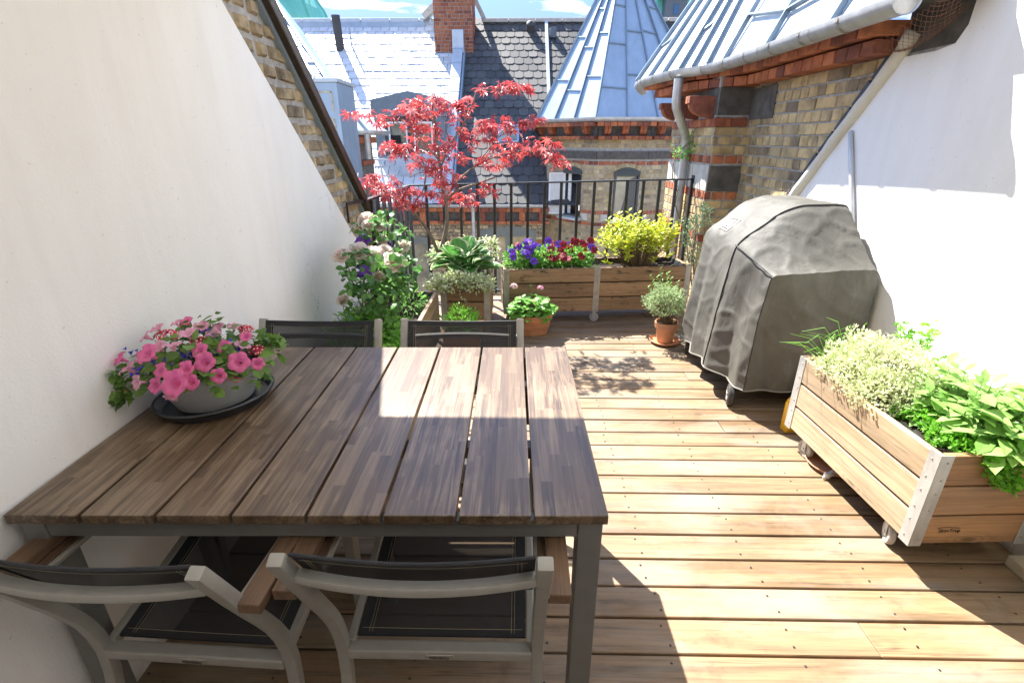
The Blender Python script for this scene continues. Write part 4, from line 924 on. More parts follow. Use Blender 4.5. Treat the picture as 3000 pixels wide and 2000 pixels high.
for i in range(1,18):
    q=bme.copy(); COL.objects.link(q); q.parent=rl; q.location=ca.lerp(cb,i/17)-rlo
for i in range(1,8):
    q=bme.copy(); COL.objects.link(q); q.parent=rl; q.location=ca.lerp(cc,i/8)-rlo
from mathutils import noise as mnoise
def text_mesh(body,size,mt,ext=.0004):
    cu=bpy.data.curves.new('t','FONT'); cu.body=body; cu.size=size; cu.extrude=ext; cu.align_x='CENTER'; cu.align_y='CENTER'
    o=bpy.data.objects.new('t',cu); COL.objects.link(o); dg=bpy.context.evaluated_depsgraph_get(); me=bpy.data.meshes.new_from_object(o.evaluated_get(dg)); bpy.data.objects.remove(o)
    me.materials.clear(); me.materials.append(mt); me.transform(Matrix.Rotation(PI/2,4,'X')); return me
# ---------------------------------------------------------------- table
TX0,TX1,TY0,TY1,TZ=-1.132,.188,.854,1.802,.742
tt=thing('dining_table','large slatted hardwood table on a grey metal frame','table',((TX0+TX1)/2,(TY0+TY1)/2,0)); to_=Vector(tt.location)
mb=MB(); n=8; pw=(TX1-TX0)/n
for i in range(n):
    g1=.008 if i!=1 else .008; mb.box(TX0+i*pw+(.004 if i else 0),TX0+(i+1)*pw-(.004 if i<n-1 else 0),TY0,TY1,TZ-.024,TZ)
rel(mb.build('tabletop',M['table'],tt,bev=.0025),to_)
mb=MB(); f0,f1,h0,h1=TX0+.012,TX1-.008,TY0+.012,TY1-.012; za,zb2=TZ-.025-.046,TZ-.0255
mb.box(f0+.056,f1-.056,h0+.002,h0+.030,za,zb2); mb.box(f0+.056,f1-.056,h1-.030,h1-.002,za,zb2); mb.box(f0+.002,f0+.030,h0+.056,h1-.056,za,zb2); mb.box(f1-.030,f1-.002,h0+.056,h1-.056,za,zb2)
for y in (1.15,1.52): mb.box(f0+.031,f1-.031,y,y+.04,za+.01,zb2)
rel(mb.build('apron',M['tframe'],tt,bev=.002),to_)
for x in (f0,f1-.055):
    for y in (h0,h1-.055): rel(MB().box(x,x+.055,y,y+.055,.0,zb2).build('leg',M['tframe'],tt,bev=.003),to_)
tt.rotation_euler=(0,0,R(.9))
# ---------------------------------------------------------------- chairs
def make_chair(lab):
    c=thing('garden_chair',lab,'chair',(0,0,0),0,'garden chairs around the table'); W_=.243; mt=M['chair']
    post=[(0,.800),(.03,.735),(.062,.665),(.098,.590),(.130,.525),(.155,.47),(.173,.42),(.185,.37),(.192,.31),(.189,.24),(.170,.13),(.14,.0)]
    for s in (-1,1):
        q=MB(); q.sweep([(s*W_,y,z) for y,z in post],.030,.027,(1,0,0)); q.build('back_leg',mt,c,bev=.005,smooth=35)
        q=MB(); q.sweep([(s*W_,.60,0),(s*W_,.585,.3),(s*W_,.575,.615)],.034,.034,(1,0,0)); q.bar((s*W_,.60,.618),(s*W_,.085,.625),.03,.014); q.build('front_leg',mt,c,bev=.004)
        q=MB(); q.sweep([(s*.278,.055,.648),(s*.278,.3,.655),(s*.276,.58,.652)],.047,.026,(1,0,0)); q.bar((s*.262,.10,.632),(s*.262,.54,.632),.05,.006); 
        q.build('armrest',M['arm_wood'],c,bev=.004)
        q=MB(); q.bar((s*.226,.20,.322),(s*.226,.59,.392),.02,.03); q.build('side_rail',mt,c,bev=.003)
    bow=lambda x: -.032*(1-(x/W_)**2)
    q=MB(); q.sweep([(x,.036+bow(x),.728) for x in np.linspace(-W_+.015,W_-.015,15)],.020,.024,(0,0,1)); q.build('back_bar',mt,c,bev=.004,smooth=35)
    q=MB(); q.bar((-W_+.014,.190,.312),(W_-.014,.190,.312),.034,.030); q.build('rear_rail',mt,c,bev=.005)
    q=MB(); q.bar((-W_+.018,.588,.380),(W_-.018,.588,.380),.03,.03); q.build('front_rail',mt,c,bev=.004)
    pl=MB().box(-.036,.036,.1705,.1730,.304,.320).build('nameplate',M['plate'],c,bev=.001,seg=1)
    t=bpy.data.objects.new('lettering',text_mesh('mandalay',.0135,M['ink'])); COL.objects.link(t); t.parent=pl; t.location=(0,.1697,.3115)
    def sheet(fn,nu,nv,mt_,nm,solid=.0016,par=c):
        q=MB(); V=[fn(i/nu,j/nv) for j in range(nv+1) for i in range(nu+1)]
        q.add(V,[(j*(nu+1)+i,j*(nu+1)+i+1,(j+1)*(nu+1)+i+1,(j+1)*(nu+1)+i) for j in range(nv) for i in range(nu)])
        return q.build(nm,mt_,par,smooth=True,fix=False)
    bx=W_-.017
    def bk(u,v,off=0.0):
        x=-bx+2*bx*u; z=.795-.195*v; y=.005+.125*v*.85; y+= -.012*math.sin(PI*u)*(1-.3*v)
        return (x,y+.012+off,z-.008*math.sin(PI*u)*(1-v))
    b=sheet(bk,16,6,M['sling'],'backrest')
    rngs=((0,1,0,.09),(0,.065,.09,1),(.935,1,.09,1),(.065,.935,.93,1))
    q=MB()
    for u0,u1,v0,v1 in rngs:
        N=12 if u1-u0>.5 else 1; K=1 if u1-u0>.5 else 5
        for i in range(N):
            for k in range(K):
                P=[bk(u0+(u1-u0)*a/N,v0+(v1-v0)*b_/K) for a,b_ in ((i,k),(i+1,k),(i+1,k+1),(i,k+1))]
                for dlt in (-.0022,.0022): q.add([(p[0],p[1]+dlt,p[2]) for p in P],[(0,1,2,3)])
    q.tube([bk(u,0) for u in np.linspace(0,1,16)],.004,6)
    q.build('backrest_hem',M['hem'],c,fix=False)
    q=MB()
    for u in (.055,.072,.928,.945): 
        for d_ in (-.0036,.0036): q.tube([(bk(u,v)[0],bk(u,v)[1]+d_,bk(u,v)[2]) for v in np.linspace(.05,.97,8)],.0005,3,cap=False)
    for v in (.085,): 
        for d_ in (-.0036,.0036): q.tube([(bk(u,v)[0],bk(u,v)[1]+d_,bk(u,v)[2]) for u in np.linspace(.03,.97,14)],.0005,3,cap=False)
    q.build('backrest_stitching',M['stitch'],c,fix=False)
    sx=.214
    def st(u,v): x=-sx+2*sx*u; y=.212+.370*v; return (x,y,.332+.068*v-.012*math.sin(PI*u)*math.sin(PI*v))
    sheet(st,10,10,M['sling'],'seat')
    q=MB()
    for u0,u1,v0,v1 in ((0,1,0,.05),(0,.075,.05,1),(.925,1,.05,1),(.075,.925,.95,1)):
        for i in range(8):
            a=(u0+(u1-u0)*i/8,u0+(u1-u0)*(i+1)/8) if u1-u0>.5 else (u0,u1); b_=(v0,v1) if u1-u0>.5 else (v0+(v1-v0)*i/8,v0+(v1-v0)*(i+1)/8)
            for d_ in (.0025,-.0025): q.add([(*st(s,t_)[:2],st(s,t_)[2]+d_) for s,t_ in ((a[0],b_[0]),(a[1],b_[0]),(a[1],b_[1]),(a[0],b_[1]))],[(0,1,2,3)])
    q.build('seat_hem',M['hem'],c,fix=False)
    q=MB()
    for u in (.068,.085,.915,.932): q.tube([(*st(u,v)[:2],st(u,v)[2]+.0036) for v in np.linspace(.02,.98,8)],.0006,3,cap=False)
    q.tube([(*st(u,.046)[:2],st(u,.046)[2]+.0036) for u in np.linspace(.02,.98,10)],.0006,3,cap=False)
    q.build('seat_stitching',M['stitch'],c,fix=False)
    return c
chair=make_chair('black sling chair nearest the camera at the table corner with the free leg')
chair.location=(-.195,.676,0); chair.rotation_euler=(0,0,0)
for lab,x,y,rz_ in (('black sling chair nearest the camera against the left white wall',-.808,.655,R(-2.5)),
                   ('black sling chair across the table, beside the flower bowl and white wall',-.838,1.965,PI),
                   ('black sling chair across the table, in front of the terracotta pots',-.243,1.978,PI+R(.8))):
    k=copy_tree(chair); k.location=(x,y,0); k.rotation_euler=(0,0,rz_); k['label']=lab
# ---------------------------------------------------------------- wheeled planters
def caster(par,loc,r=.046,rz_=0,h=.10):
    q=MB(); q.box(-.022,.022,-.03,.03,h-.006,h); q.box(-.017,-.013,-.014,.014,r*.7,h-.006); q.box(.013,.017,-.014,.014,r*.7,h-.006); q.tube([(-.02,0,r),(.02,0,r)],.007,10)
    o=q.build('caster',M['galv'],par,bev=.001,seg=1); o.location=loc; o.rotation_euler=(0,0,rz_)
    q=MB(); prof=[(.006,-.010),(r*.55,-.009),(r*.60,-.012),(r*.92,-.012),(r,-.007),(r,.007),(r*.92,.012),(r*.60,.012),(r*.55,.009),(.006,.010)]
    q.lathe(prof,28); w=q.build('wheel',M['rubber'],o,smooth=35); w.data.transform(Matrix.Rotation(PI/2,4,'Y')); w.location=(0,0,r); return o
def planter(lab,loc,rz_,L,Wd,z0,H,mx_,my_,rows=3,mids=(),soil=.06,steel=None,screws=True,label_mid=None):
    t=thing('planter_box',lab,'planter',(*loc,0),rz_,'wheeled wooden planters'); steel=steel or M['galv']; th=.026; ph=H/rows
    sg=1 if Wd>0 else -1; W_=abs(Wd); ya=lambda v: sg*v
    for side,yy in (('front_panel',0),('back_panel',W_-th)):
        q=MB()
        for r in range(rows):
            xs=[.001,*mids,L-.001]
            for a,b in zip(xs,xs[1:]):
                y0,y1=sorted((ya(yy),ya(yy+th))); q.box(a,b,y0,y1,z0+r*ph+.0055,z0+(r+1)*ph-.0055)
        q.build(side,mx_,t,bev=.004)
    for x in (0.001,L-th-.001):
        q=MB()
        for r in range(rows): y0,y1=sorted((ya(th+.001),ya(W_-th-.001))); q.box(x,x+th,y0,y1,z0+r*ph+.004,z0+(r+1)*ph-.004)
        q.build('end_panel',my_,t,bev=.004)
    cw=.045; e=.0025
    for x,sx in ((0,1),(L,-1)):
        for y,s2 in ((0,1),(W_,-1)):
            q=MB(); a,b=sorted((x-sx*e,x+sx*cw)); c0,c1=sorted((ya(y-s2*e),ya(y))); q.box(a,b,c0,c1,z0-.004,z0+H+.001)
            a,b=sorted((x-sx*e,x)); c0,c1=sorted((ya(y-s2*e*.9),ya(y+s2*cw))); q.box(a,b,c0,c1,z0-.004,z0+H+.001)
            q.m=[0]*len(q.f)
            for r in range(rows):
                for f in (.22,.78):
                    z=z0+(r+f)*ph
                    c=Vector((x+sx*cw*.62,ya(y-s2*e),z)); q.tube([c,c-Vector((0,ya(s2)*.003,0))],[.0045,.003],8,1)
                    c=Vector((x-sx*e,ya(y+s2*cw*.62),z)); q.tube([c,c-Vector((sx*.003,0,0))],[.0045,.003],8,1)
            q.build('steel_corner',[steel,M['galv_old']],t)
    for m in mids:
        q=MB(); c0,c1=sorted((ya(-e),ya(0))); q.box(m-.026,m+.026,c0,c1,z0-.005,z0+H); q.m=[0]*len(q.f)
        for r in range(rows):
            for f in (.15,.8): c=Vector((m,ya(-e),z0+(r+f)*ph)); q.tube([c,c-Vector((0,ya(.003),0))],[.006,.004],8,1)
        q.build('steel_strap',[steel,M['galv_old']],t)
    # bag liner with a crumpled rim, and soil
    q=MB(); nu=40; Vv=[]; ins=th+.004
    rim=[]
    for a,b in (((ins,ins),(L-ins,ins)),((L-ins,ins),(L-ins,W_-ins)),((L-ins,W_-ins),(ins,W_-ins)),((ins,W_-ins),(ins,ins))):
        k=max(6,int((Vector(a)-Vector(b)).length/.03))
        for i in range(k): rim.append(Vector(a).lerp(Vector(b),i/k))
    k=len(rim); top=z0+H
    for p in rim: 
        cdir=(Vector((L/2,W_/2))-p).normalized(); j=rng.uniform(0,.012); Vv.append((p.x+cdir.x*j*.4,ya(p.y+cdir.y*j*.4),top-.012+rng.uniform(-.012,.014)))
    for p in rim:
        cdir=(Vector((L/2,W_/2))-p).normalized(); j=.012+rng.uniform(0,.02); Vv.append((p.x+cdir.x*j,ya(p.y+cdir.y*j),top-soil-.02+rng.uniform(-.008,.006)))
    q.add(Vv,[(i,(i+1)%k,k+(i+1)%k,k+i) for i in range(k)]); q.build('liner',M['liner'] if label_mid is None else label_mid,t,fix=False)
    q=MB(); nx,ny=int(L/.025),int(W_/.025); Vv=[]
    for j in range(ny+1):
        for i in range(nx+1): x=ins+(L-2*ins)*i/nx; y=ins+(W_-2*ins)*j/ny; Vv.append((x,ya(y),top-soil+.018*mnoise.noise((x*14,y*14,z0))+.012*mnoise.noise((x*40,y*40,3))))
    q.add(Vv,[(j*(nx+1)+i,j*(nx+1)+i+1,(j+1)*(nx+1)+i+1,(j+1)*(nx+1)+i) for j in range(ny) for i in range(nx)]); q.build('soil',M['soil'],t,smooth=True,fix=False)
    return t
M['teak_lit']=wood('teak_planks_lit_side',[(.58,.43,.275),(.64,.49,.33),(.52,.375,.225)],'x',.75,weather=.3); M['teak_shaded']=wood('teak_planks_shaded_end',[(.42,.235,.11),(.46,.265,.125),(.38,.20,.09)],'y',.7,weather=.2)  # same teak twice: sunlit tone painted on long sides, shaded tone on ends
P1_=planter('teak planter on white wheels full of herbs along the right wall',(1.432,1.444),R(92.6),.842,-.44,.118,.388,M['teak_lit'],M['teak_shaded'],soil=.035)
for x,y in ((.14,-.055),(.72,-.055),(.14,-.38),(.72,-.38)): caster(P1_,(x,y,0),.047,R(8) if x<.3 else R(-35)+PI/2,.118)
for o in [c for c in P1_.children if c.name.startswith('caster')]: o.rotation_euler=(0,0,PI/2+R(rng.uniform(-25,25)))
t=bpy.data.objects.new('branding',text_mesh('SkovTrup',.021,M['ink'])); COL.objects.link(t); t.parent=P1_
t.matrix_local=Matrix.Translation((-.0006,-.135,.181))@Matrix.Rotation(-PI/2,4,'Z')@Matrix.Rotation(0,4,'X')
q=MB(); q.tube([(-.0015,-.085-.0012*i*7,.195+.003*math.sin(i/9*PI)) for i in range(11)],.0008,4); q.build('branding_swash',M['ink'],P1_,fix=False)
P2_=planter('long weathered planter on wheels with pansies and a yellow shrub, in front of the railing',(-.14,4.09),R(5.75),1.62,.40,.10,.392,M['old_plank'],M['old_plank_y'],mids=(.80,),soil=.05,steel=M['galv_old'],label_mid=M['liner_dark'])
for x,y in ((.80,.03),(.06,.05),(1.56,.05),(.06,.35),(1.56,.35)): o=caster(P2_,(x,y,0),.04,R(70),.10)
P3_=planter('square weathered planter holding the red maple, at the left end of the railing',(-.605,3.632),R(1.5),.372,.80,.05,.445,M['old_plank'],M['old_plank_y'],soil=.04,steel=M['galv_old'],label_mid=M['liner_dark'])
for x,y in ((.06,.06),(.31,.06),(.06,.74),(.31,.74)): caster(P3_,(x,y,0),.022,0,.05)
P4_=planter('low weathered planter with roses along the left white wall',(-1.095,2.25),R(0),.478,1.33,.08,.375,M['old_plank'],M['old_plank_y'],soil=.07,steel=M['galv_old'],label_mid=M['liner_dark'])
for x,y in ((.06,.06),(.40,.06),(.06,1.25),(.40,1.25)): caster(P4_,(x,y,0),.035,0,.08)
# ---------------------------------------------------------------- pots
def pot(name,lab,loc,prof,mt,sx=1,sy=1,rot=0,soilz=None,n=40,group='terracotta pots'):
    t=thing(name,lab,'pot',loc,0,group); q=MB(); V=[];F=[];k=len(prof)
    q.lathe(prof,n,(0,0,0),sx,sy,rot); q.f=q.f[:-1]; q.m=q.m[:-1]; q.build('pot_body',mt,t,smooth=35,fix=False)
    r=[p for p in prof][-1]; s_=MB(); zz=soilz; rr=.9*max(p[0] for p in prof); Vv=[(0,0,zz+.008)]; 
    for i in range(1,6):
        for j in range(28): a=2*PI*j/28; d=rr*i/5; Vv.append((d*math.cos(a)*sx*math.cos(rot)-d*math.sin(a)*sy*math.sin(rot),d*math.cos(a)*sx*math.sin(rot)+d*math.sin(a)*sy*math.cos(rot),zz+.008*mnoise.noise((d*30*math.cos(a),d*30*math.sin(a),0))))
    Ff=[(0,1+j,1+(j+1)%28) for j in range(28)]+[(1+(i-1)*28+j,1+i*28+j,1+i*28+(j+1)%28,1+(i-1)*28+(j+1)%28) for i in range(1,5) for j in range(28)]
    s_.add(Vv,Ff); s_.build('soil',M['soil'],t,fix=False); return t
prof=[(.128,0),(.134,.004),(.143,.045),(.146,.05),(.150,.055),(.163,.125),(.166,.130),(.176,.134),(.180,.150),(.180,.168),(.172,.176),(.160,.172),(.155,.14)]
T_G=pot('terracotta_pot','oval terracotta pot with pink geraniums by the long planter','',prof,M['terra'],1,.72,R(4),.150) if False else pot('terracotta_pot','oval terracotta pot with pink geraniums in front of the long planter',(.092,3.905,0),prof,M['terra'],1,.72,R(4),.150)
prof2=[(.058,0),(.062,.004),(.076,.11),(.080,.115),(.088,.118),(.092,.16),(.088,.166),(.080,.162),(.076,.13)]
T_T=pot('terracotta_pot','small pale terracotta pot with thyme beside the covered grill',(1.150,3.70,.014),prof2,M['terra_pale'],1,1,0,.145)
sr=[(.085,0),(.10,.003),(.116,.022),(.119,.024),(.116,.027),(.104,.012),(.09,.0085),(.001,.008)]
def saucer(lab,loc,mt,s=1):
    q=MB(); q.lathe([(r*s,z) for r,z in sr],36); o=q.build('plant_saucer',mt,None,smooth=35); o.location=loc; return tag(o,lab,'saucer',None,None)
tag(saucer('terracotta saucer under the small thyme pot',(1.150,3.70,.001),M['terra']),group='plant saucers'); tag(saucer('empty pale clay saucer on the deck beneath the right planter',(1.545,2.085,.001),M['terra_pale'],1.0),group='plant saucers')
sp=thing('terracotta_pot','square terracotta pot with a small bushy plant behind a chair','pot',(-.405,3.30,0),0,'terracotta pots')
q=MB()
def frust(q,a,b,z0,z1): 
    V=[(-a,-a,z0),(a,-a,z0),(a,a,z0),(-a,a,z0),(-b,-b,z1),(b,-b,z1),(b,b,z1),(-b,b,z1)]; q.add(V,[(3,2,1,0),(0,1,5,4),(1,2,6,5),(2,3,7,6),(3,0,4,7)])
frust(q,.105,.128,0,.235); 
for a,b in ((-.138,-.118),(.118,.138)): q.box(a,b,-.138,.138,.236,.275); q.box(-.117,.117,a,b,.236,.275)
q.build('pot_body',M['terra'],sp,bev=.004); MB().box(-.118,.118,-.118,.118,.2,.255).build('soil',M['soil'],sp)
# ---------------------------------------------------------------- zinc bowl on its tray
BC=Vector((-.945,1.362,TZ)); br=R(48)
q=MB(); q.lathe([(.128,.002),(.150,.003),(.163,.030),(.167,.033),(.170,.031),(.167,.036),(.160,.034),(.146,.010),(.05,.0085),(.001,.008)],44,(0,0,0),1.0,.90,br)
tr_=q.build('plant_tray',M['tray'],None,smooth=35); tr_.location=BC; tag(tr_,'black oval plastic tray under the zinc flower bowl','tray')
bw=thing('flower_bowl','brushed zinc flower bowl on the table by the left wall','bowl',BC+Vector((0,0,.0105)))
q=MB(); q.lathe([(.100,0),(.107,.003),(.125,.045),(.141,.098),(.150,.124),(.152,.127),(.147,.127),(.138,.10)],48,(0,0,0),1.0,.90,br); q.f=q.f[:-1]; q.m=q.m[:-1]; q.build('bowl_body',M['bowl'],bw,smooth=40,fix=False)
q=MB(); q.lathe([(.13,.092),(.138,.102),(.001,.108)],32,(0,0,0),1,.9,br); q.build('soil',M['soil'],bw,fix=False)
# ---------------------------------------------------------------- covered grill
gc=thing('covered_grill','gas grill under a grey vinyl cover standing against the right white wall','grill',(1.55,3.12,0)); go=Vector((1.55,3.12,0))
KS=[(1.295,.150),(1.305,.5),(1.335,.828),(1.50,.842),(1.62,.850),(1.895,.868),(1.905,.10)]
KL=[(1.19,.155),(1.215,.55),(1.258,.928),(1.48,1.112),(1.60,1.157),(1.885,1.157),(1.905,.12)]
SEG=[36,26,24,12,26,22]
def kx(K):
    out=[]
    for (a,b),n in zip(zip(K,K[1:]),SEG):
        for i in range(n): s=i/n; out.append((a[0]+(b[0]-a[0])*s,a[1]+(b[1]-a[1])*s))
    return out+[K[-1]]
def soft(P,it):
    for _ in range(it): P=[P[0]]+[((a[0]+2*b[0]+c[0])/4,(a[1]+2*b[1]+c[1])/4) for a,b,c in zip(P,P[1:],P[2:])]+[P[-1]]
    return P
SS,SL=soft(kx(KS),7),soft(kx(KL),16)
def ss_(a,b,x): t=max(0,min(1,(x-a)/(b-a))); return t*t*(3-2*t)
def wr(p):                                      # cloth folds: vertical pleats that grow towards the hem, pulled creases above
    x,y,z=p; h=max(0,1-z/.9); wf=1-ss_(1.30,1.60,x); wn=1-ss_(2.60,2.80,y)
    tri=lambda v: abs((v/PI)%2-1)*2-1
    f=.020*h*tri(y*25+3*mnoise.noise((y*3,z*1.5,0))); g=.018*h*tri(x*22+3*mnoise.noise((x*4,z*2,5)))
    q=Vector((x*4.5+z*2,y*4.5-z*2,z*3)); n1=mnoise.noise(q)*.016; r1=1-abs(mnoise.noise((x*7+z*5,y*7+z*3,z*4+9)))*2; r2=1-abs(mnoise.noise((x*13-z*8,y*11+z*6,z*9+3)))*2
    e=n1*.8+.010*max(0,r1-.5)-.004
    return Vector((x+(f*1.4-e*.8)*wf,y+g*1.3*wn-e*.9,z+(e*.9*ss_(.3,.7,z))+.022*(1-ss_(.1,.3,z))*mnoise.noise((x*9,y*9,1))))
rowsY=[]
for i in range(25): rowsY.append((2.60+.34*i/24,ss_(0,1,1-i/24)*.45+(1-i/24)*.55))
for i in range(1,41): rowsY.append((2.94+.50*i/40,0))
for i in range(1,9): rowsY.append((3.44+.22*i/8,i/8))
q=MB(); Vv=[]
for y,s in rowsY:
    s2=s
    for (a,b),(c,d) in zip(SL,SS): 
        yy=y
        Vv.append(wr((a+(c-a)*s2,yy+ (0),b+(d-b)*s2)))
w=len(SL); q.add(Vv,[(j*w+i,j*w+i+1,(j+1)*w+i+1,(j+1)*w+i) for j in range(len(rowsY)-1) for i in range(w-1)])
def side(Yv,flip):
    nv=50; m=len(SS); V2=[]
    for j in range(nv+1):
        for i,(x,z) in enumerate(SS):
            u=(x-1.295)/.61; hz=.150-.03*u; V2.append(wr((x,Yv,hz+(max(z,hz)-hz)*j/nv)))
    q.add(V2,[(j*m+i,j*m+i+1,(j+1)*m+i+1,(j+1)*m+i) for j in range(nv) for i in range(m-1)])
side(2.60,0); side(3.66,1)
bmn=q.build('cover',M['cover'],gc,smooth=50); 
bm=bmesh.new(); bm.from_mesh(bmn.data); bmesh.ops.remove_doubles(bm,verts=bm.verts,dist=.0015); bmesh.ops.recalc_face_normals(bm,faces=bm.faces); bm.to_mesh(bmn.data); bm.free(); bmn.data.polygons.foreach_set('use_smooth',[True]*len(bmn.data.polygons)); bmn.data.set_sharp_from_angle(angle=R(48)); rel(bmn,go)
sm=MB(); offv=Vector((-.003,-.003,.002))
sm.tube([wr((a,2.94,b))+offv for a,b in SL[:-22]],.0035,5)
sm.tube([wr(Vector((1.258,2.94,.928)).lerp(Vector((1.335,2.60,.828)),i/8))+offv for i in range(9)],.0035,5)
sm.tube([wr((a,2.60,b))+offv for a,b in SS[:63]],.0035,5)
rel(sm.build('cover_seam',M['cover_seam'],gc,fix=False),go)
hm=MB(); hm.tube([wr((SL[0][0]+(SS[0][0]-SL[0][0])*s,y,SL[0][1]+(SS[0][1]-SL[0][1])*s))+Vector((-.003,0,0)) for y,s in rowsY],.005,6); hm.tube([wr((1.29+.615*u,2.6,.150-.03*u))+Vector((0,-.003,0)) for u in np.linspace(0,1,20)],.005,6)
rel(hm.build('cover_hem',M['cover_trim'],gc,fix=False),go)
# white print on the lid
lp=Vector((1.258,3.2,.928)); ud=(Vector((1.48,3.2,1.112))-lp).normalized(); lc=lp+ud*.105+Vector((0,.07,0)); ln_=Vector((-ud.z,0,ud.x)); hd_=Vector((0,-1,0))
lg=MB(); f=lambda a,b: wr(lc+hd_*a+ud*b)+ln_*.007
def strip(a0,a1,b0,b1): 
    N=6
    for i in range(N): 
        s,t_=a0+(a1-a0)*i/N,a0+(a1-a0)*(i+1)/N; lg.add([f(s,b0),f(t_,b0),f(t_,b1),f(s,b1)],[(0,1,2,3)])
for a0,a1,b0,b1 in ((-.07,.07,-.052,-.047),(-.07,.07,.047,.052),(-.07,-.065,-.047,.047),(.065,.07,-.047,.047),(-.04,.03,-.02,.026),(.032,.037,-.02,.034),(.042,.052,-.022,.01),(-.05,-.044,-.03,.02),(-.05,.05,-.034,-.029)): strip(a0,a1,b0,b1)
rel(lg.build('printed_logo',M['logo'],gc,fix=False),go)
for x,y in ((1.278,2.70),(1.27,3.5)):
    q=MB(); q.lathe([(.01,-.018),(.035,-.016),(.045,-.02),(.062,-.02),(.07,-.012),(.07,.012),(.062,.02),(.045,.02),(.035,.016),(.01,.018)],28)
    o=q.build('wheel',M['black_rubber'],gc,smooth=35); o.data.transform(Matrix.Rotation(PI/2,4,'Y')); o.location=Vector((x,y,.070))-go; o.rotation_euler=(0,0,R(-20))
    q=MB()
    for k in range(5): a=2*PI*k/5; q.bar((-.021,math.cos(a)*.008,math.sin(a)*.008),(-.021,math.cos(a)*.042,math.sin(a)*.042),.014,.006,(1,0,0))
    q.tube([(-.025,0,0),(.02,0,0)],.011,12); h_=q.build('hub',M['rubber'],o)
q=MB(); q.box(1.34,1.85,2.72,3.5,.20,.23); 
for x in (1.40,1.80):
    for y in (2.76,3.45): q.box(x,x+.035,y,y+.035,.10,.82)
rel(q.build('cart_frame',M['iron'],gc),go)
# ---------------------------------------------------------------- small things on the deck
yb=thing('yellow_bottle','yellow plastic bottle with white cap behind the right planter','bottle',(1.505,2.415,0))
q=MB(); q.box(-.045,.045,-.028,.028,.0,.175); q.add([(-.045,-.028,.176),(.045,-.028,.176),(.045,.028,.176),(-.045,.028,.176),(-.016,-.014,.225),(.016,-.014,.225),(.016,.014,.225),(-.016,.014,.225)],[(3,2,1,0),(4,5,6,7),(0,1,5,4),(1,2,6,5),(2,3,7,6),(3,0,4,7)]); q.build('bottle_body',M['yellow'],yb,bev=.008,smooth=40)
q=MB(); q.lathe([(.015,.226),(.017,.228),(.017,.262),(.012,.266),(.012,.268),(.001,.268)],18); q.build('cap',M['paint'],yb,smooth=40); yb.rotation_euler=(0,0,R(12))
nz_=thing('spray_nozzle','white plastic nozzle lying on the deck beside the empty saucer','nozzle',(1.468,1.985,0))
q=MB(); q.tube([(0,0,.018),(.05,.022,.024),(.10,.045,.028)],[.012,.016,.017],12); q.box(-.014,.006,-.012,.012,.006,.032); q.build('nozzle_body',M['paint'],nz_,bev=.003)
q=MB(); q.tube([(-.014,-.004,.019),(-.022,-.006,.012),(-.02,-.008,.004)],[.006,.005,.004],8); q.build('tip',M['paint'],nz_)
# ---------------------------------------------------------------- plants
def plant(name,lab,cat,loc,group=None): return thing(name,lab,cat,loc,0,group)
def up(n,t=.5): 
    N=rv(n,t); N[:,2]+=1; return N
def P3d(pts): return np.array([tuple(p) for p in pts])
def stems(mb,roots,tips,r=.003,bow=.03,n=4):
    for a,b in zip(roots,tips):
        a=Vector(a);b=Vector(b); m=(a+b)/2+Vector((rng.uniform(-bow,bow),rng.uniform(-bow,bow),bow*.5)); mb.tube([a,a.lerp(m,.6).lerp(b,.15),m.lerp(b,.4),b],[r,r*.85,r*.7,r*.4],n,cap=False)
# red maple ------------------------------------------------------
mp_=plant('maple_tree','young red Japanese maple with thin forked trunk in the square planter','tree',(-.42,4.12,.45)); mo=Vector(mp_.location)
MY=4.12
def mpx(x,y,d=0): return onY(x,y,MY+d)
BR=[([(1290,742),(1305,690),(1312,640),(1308,600),(1300,560),(1290,500),(1283,440),(1275,380),(1268,310)],.016,.004,0,0),
 ([(1284,742),(1262,690),(1243,660),(1215,625),(1190,605),(1165,600)],.013,.005,0,-.12),
 ([(1200,612),(1215,590),(1240,560),(1250,510),(1235,470)],.006,.0025,-.1,-.15),
 ([(1306,592),(1330,560),(1375,545),(1420,530),(1450,520)],.009,.003,0,-.08),
 ([(1304,582),(1325,552),(1350,520),(1400,480),(1460,455),(1540,440),(1610,455)],.008,.0025,0,.1),
 ([(1400,480),(1430,440),(1470,390),(1560,350)],.004,.002,.05,-.05),
 ([(1290,490),(1320,420),(1350,380),(1372,330),(1390,290),(1398,262),(1450,262),(1530,255)],.007,.002,0,.08),
 ([(1285,470),(1250,430),(1200,385),(1150,350),(1112,322)],.006,.002,0,-.1),
 ([(1290,525),(1230,480),(1180,450),(1135,428)],.005,.002,0,.12),
 ([(1172,600),(1140,570),(1085,532)],.005,.002,-.12,-.2),
 ([(1150,352),(1110,355),(1055,338)],.003,.0015,-.1,-.12),
 ([(1300,560),(1270,520),(1240,500),(1200,520)],.004,.002,0,-.25),
 ([(1320,420),(1300,370),(1310,330)],.004,.002,.02,.15),([(1308,600),(1340,585),(1390,590)],.004,.002,0,.2)]
tk=MB();br=MB()
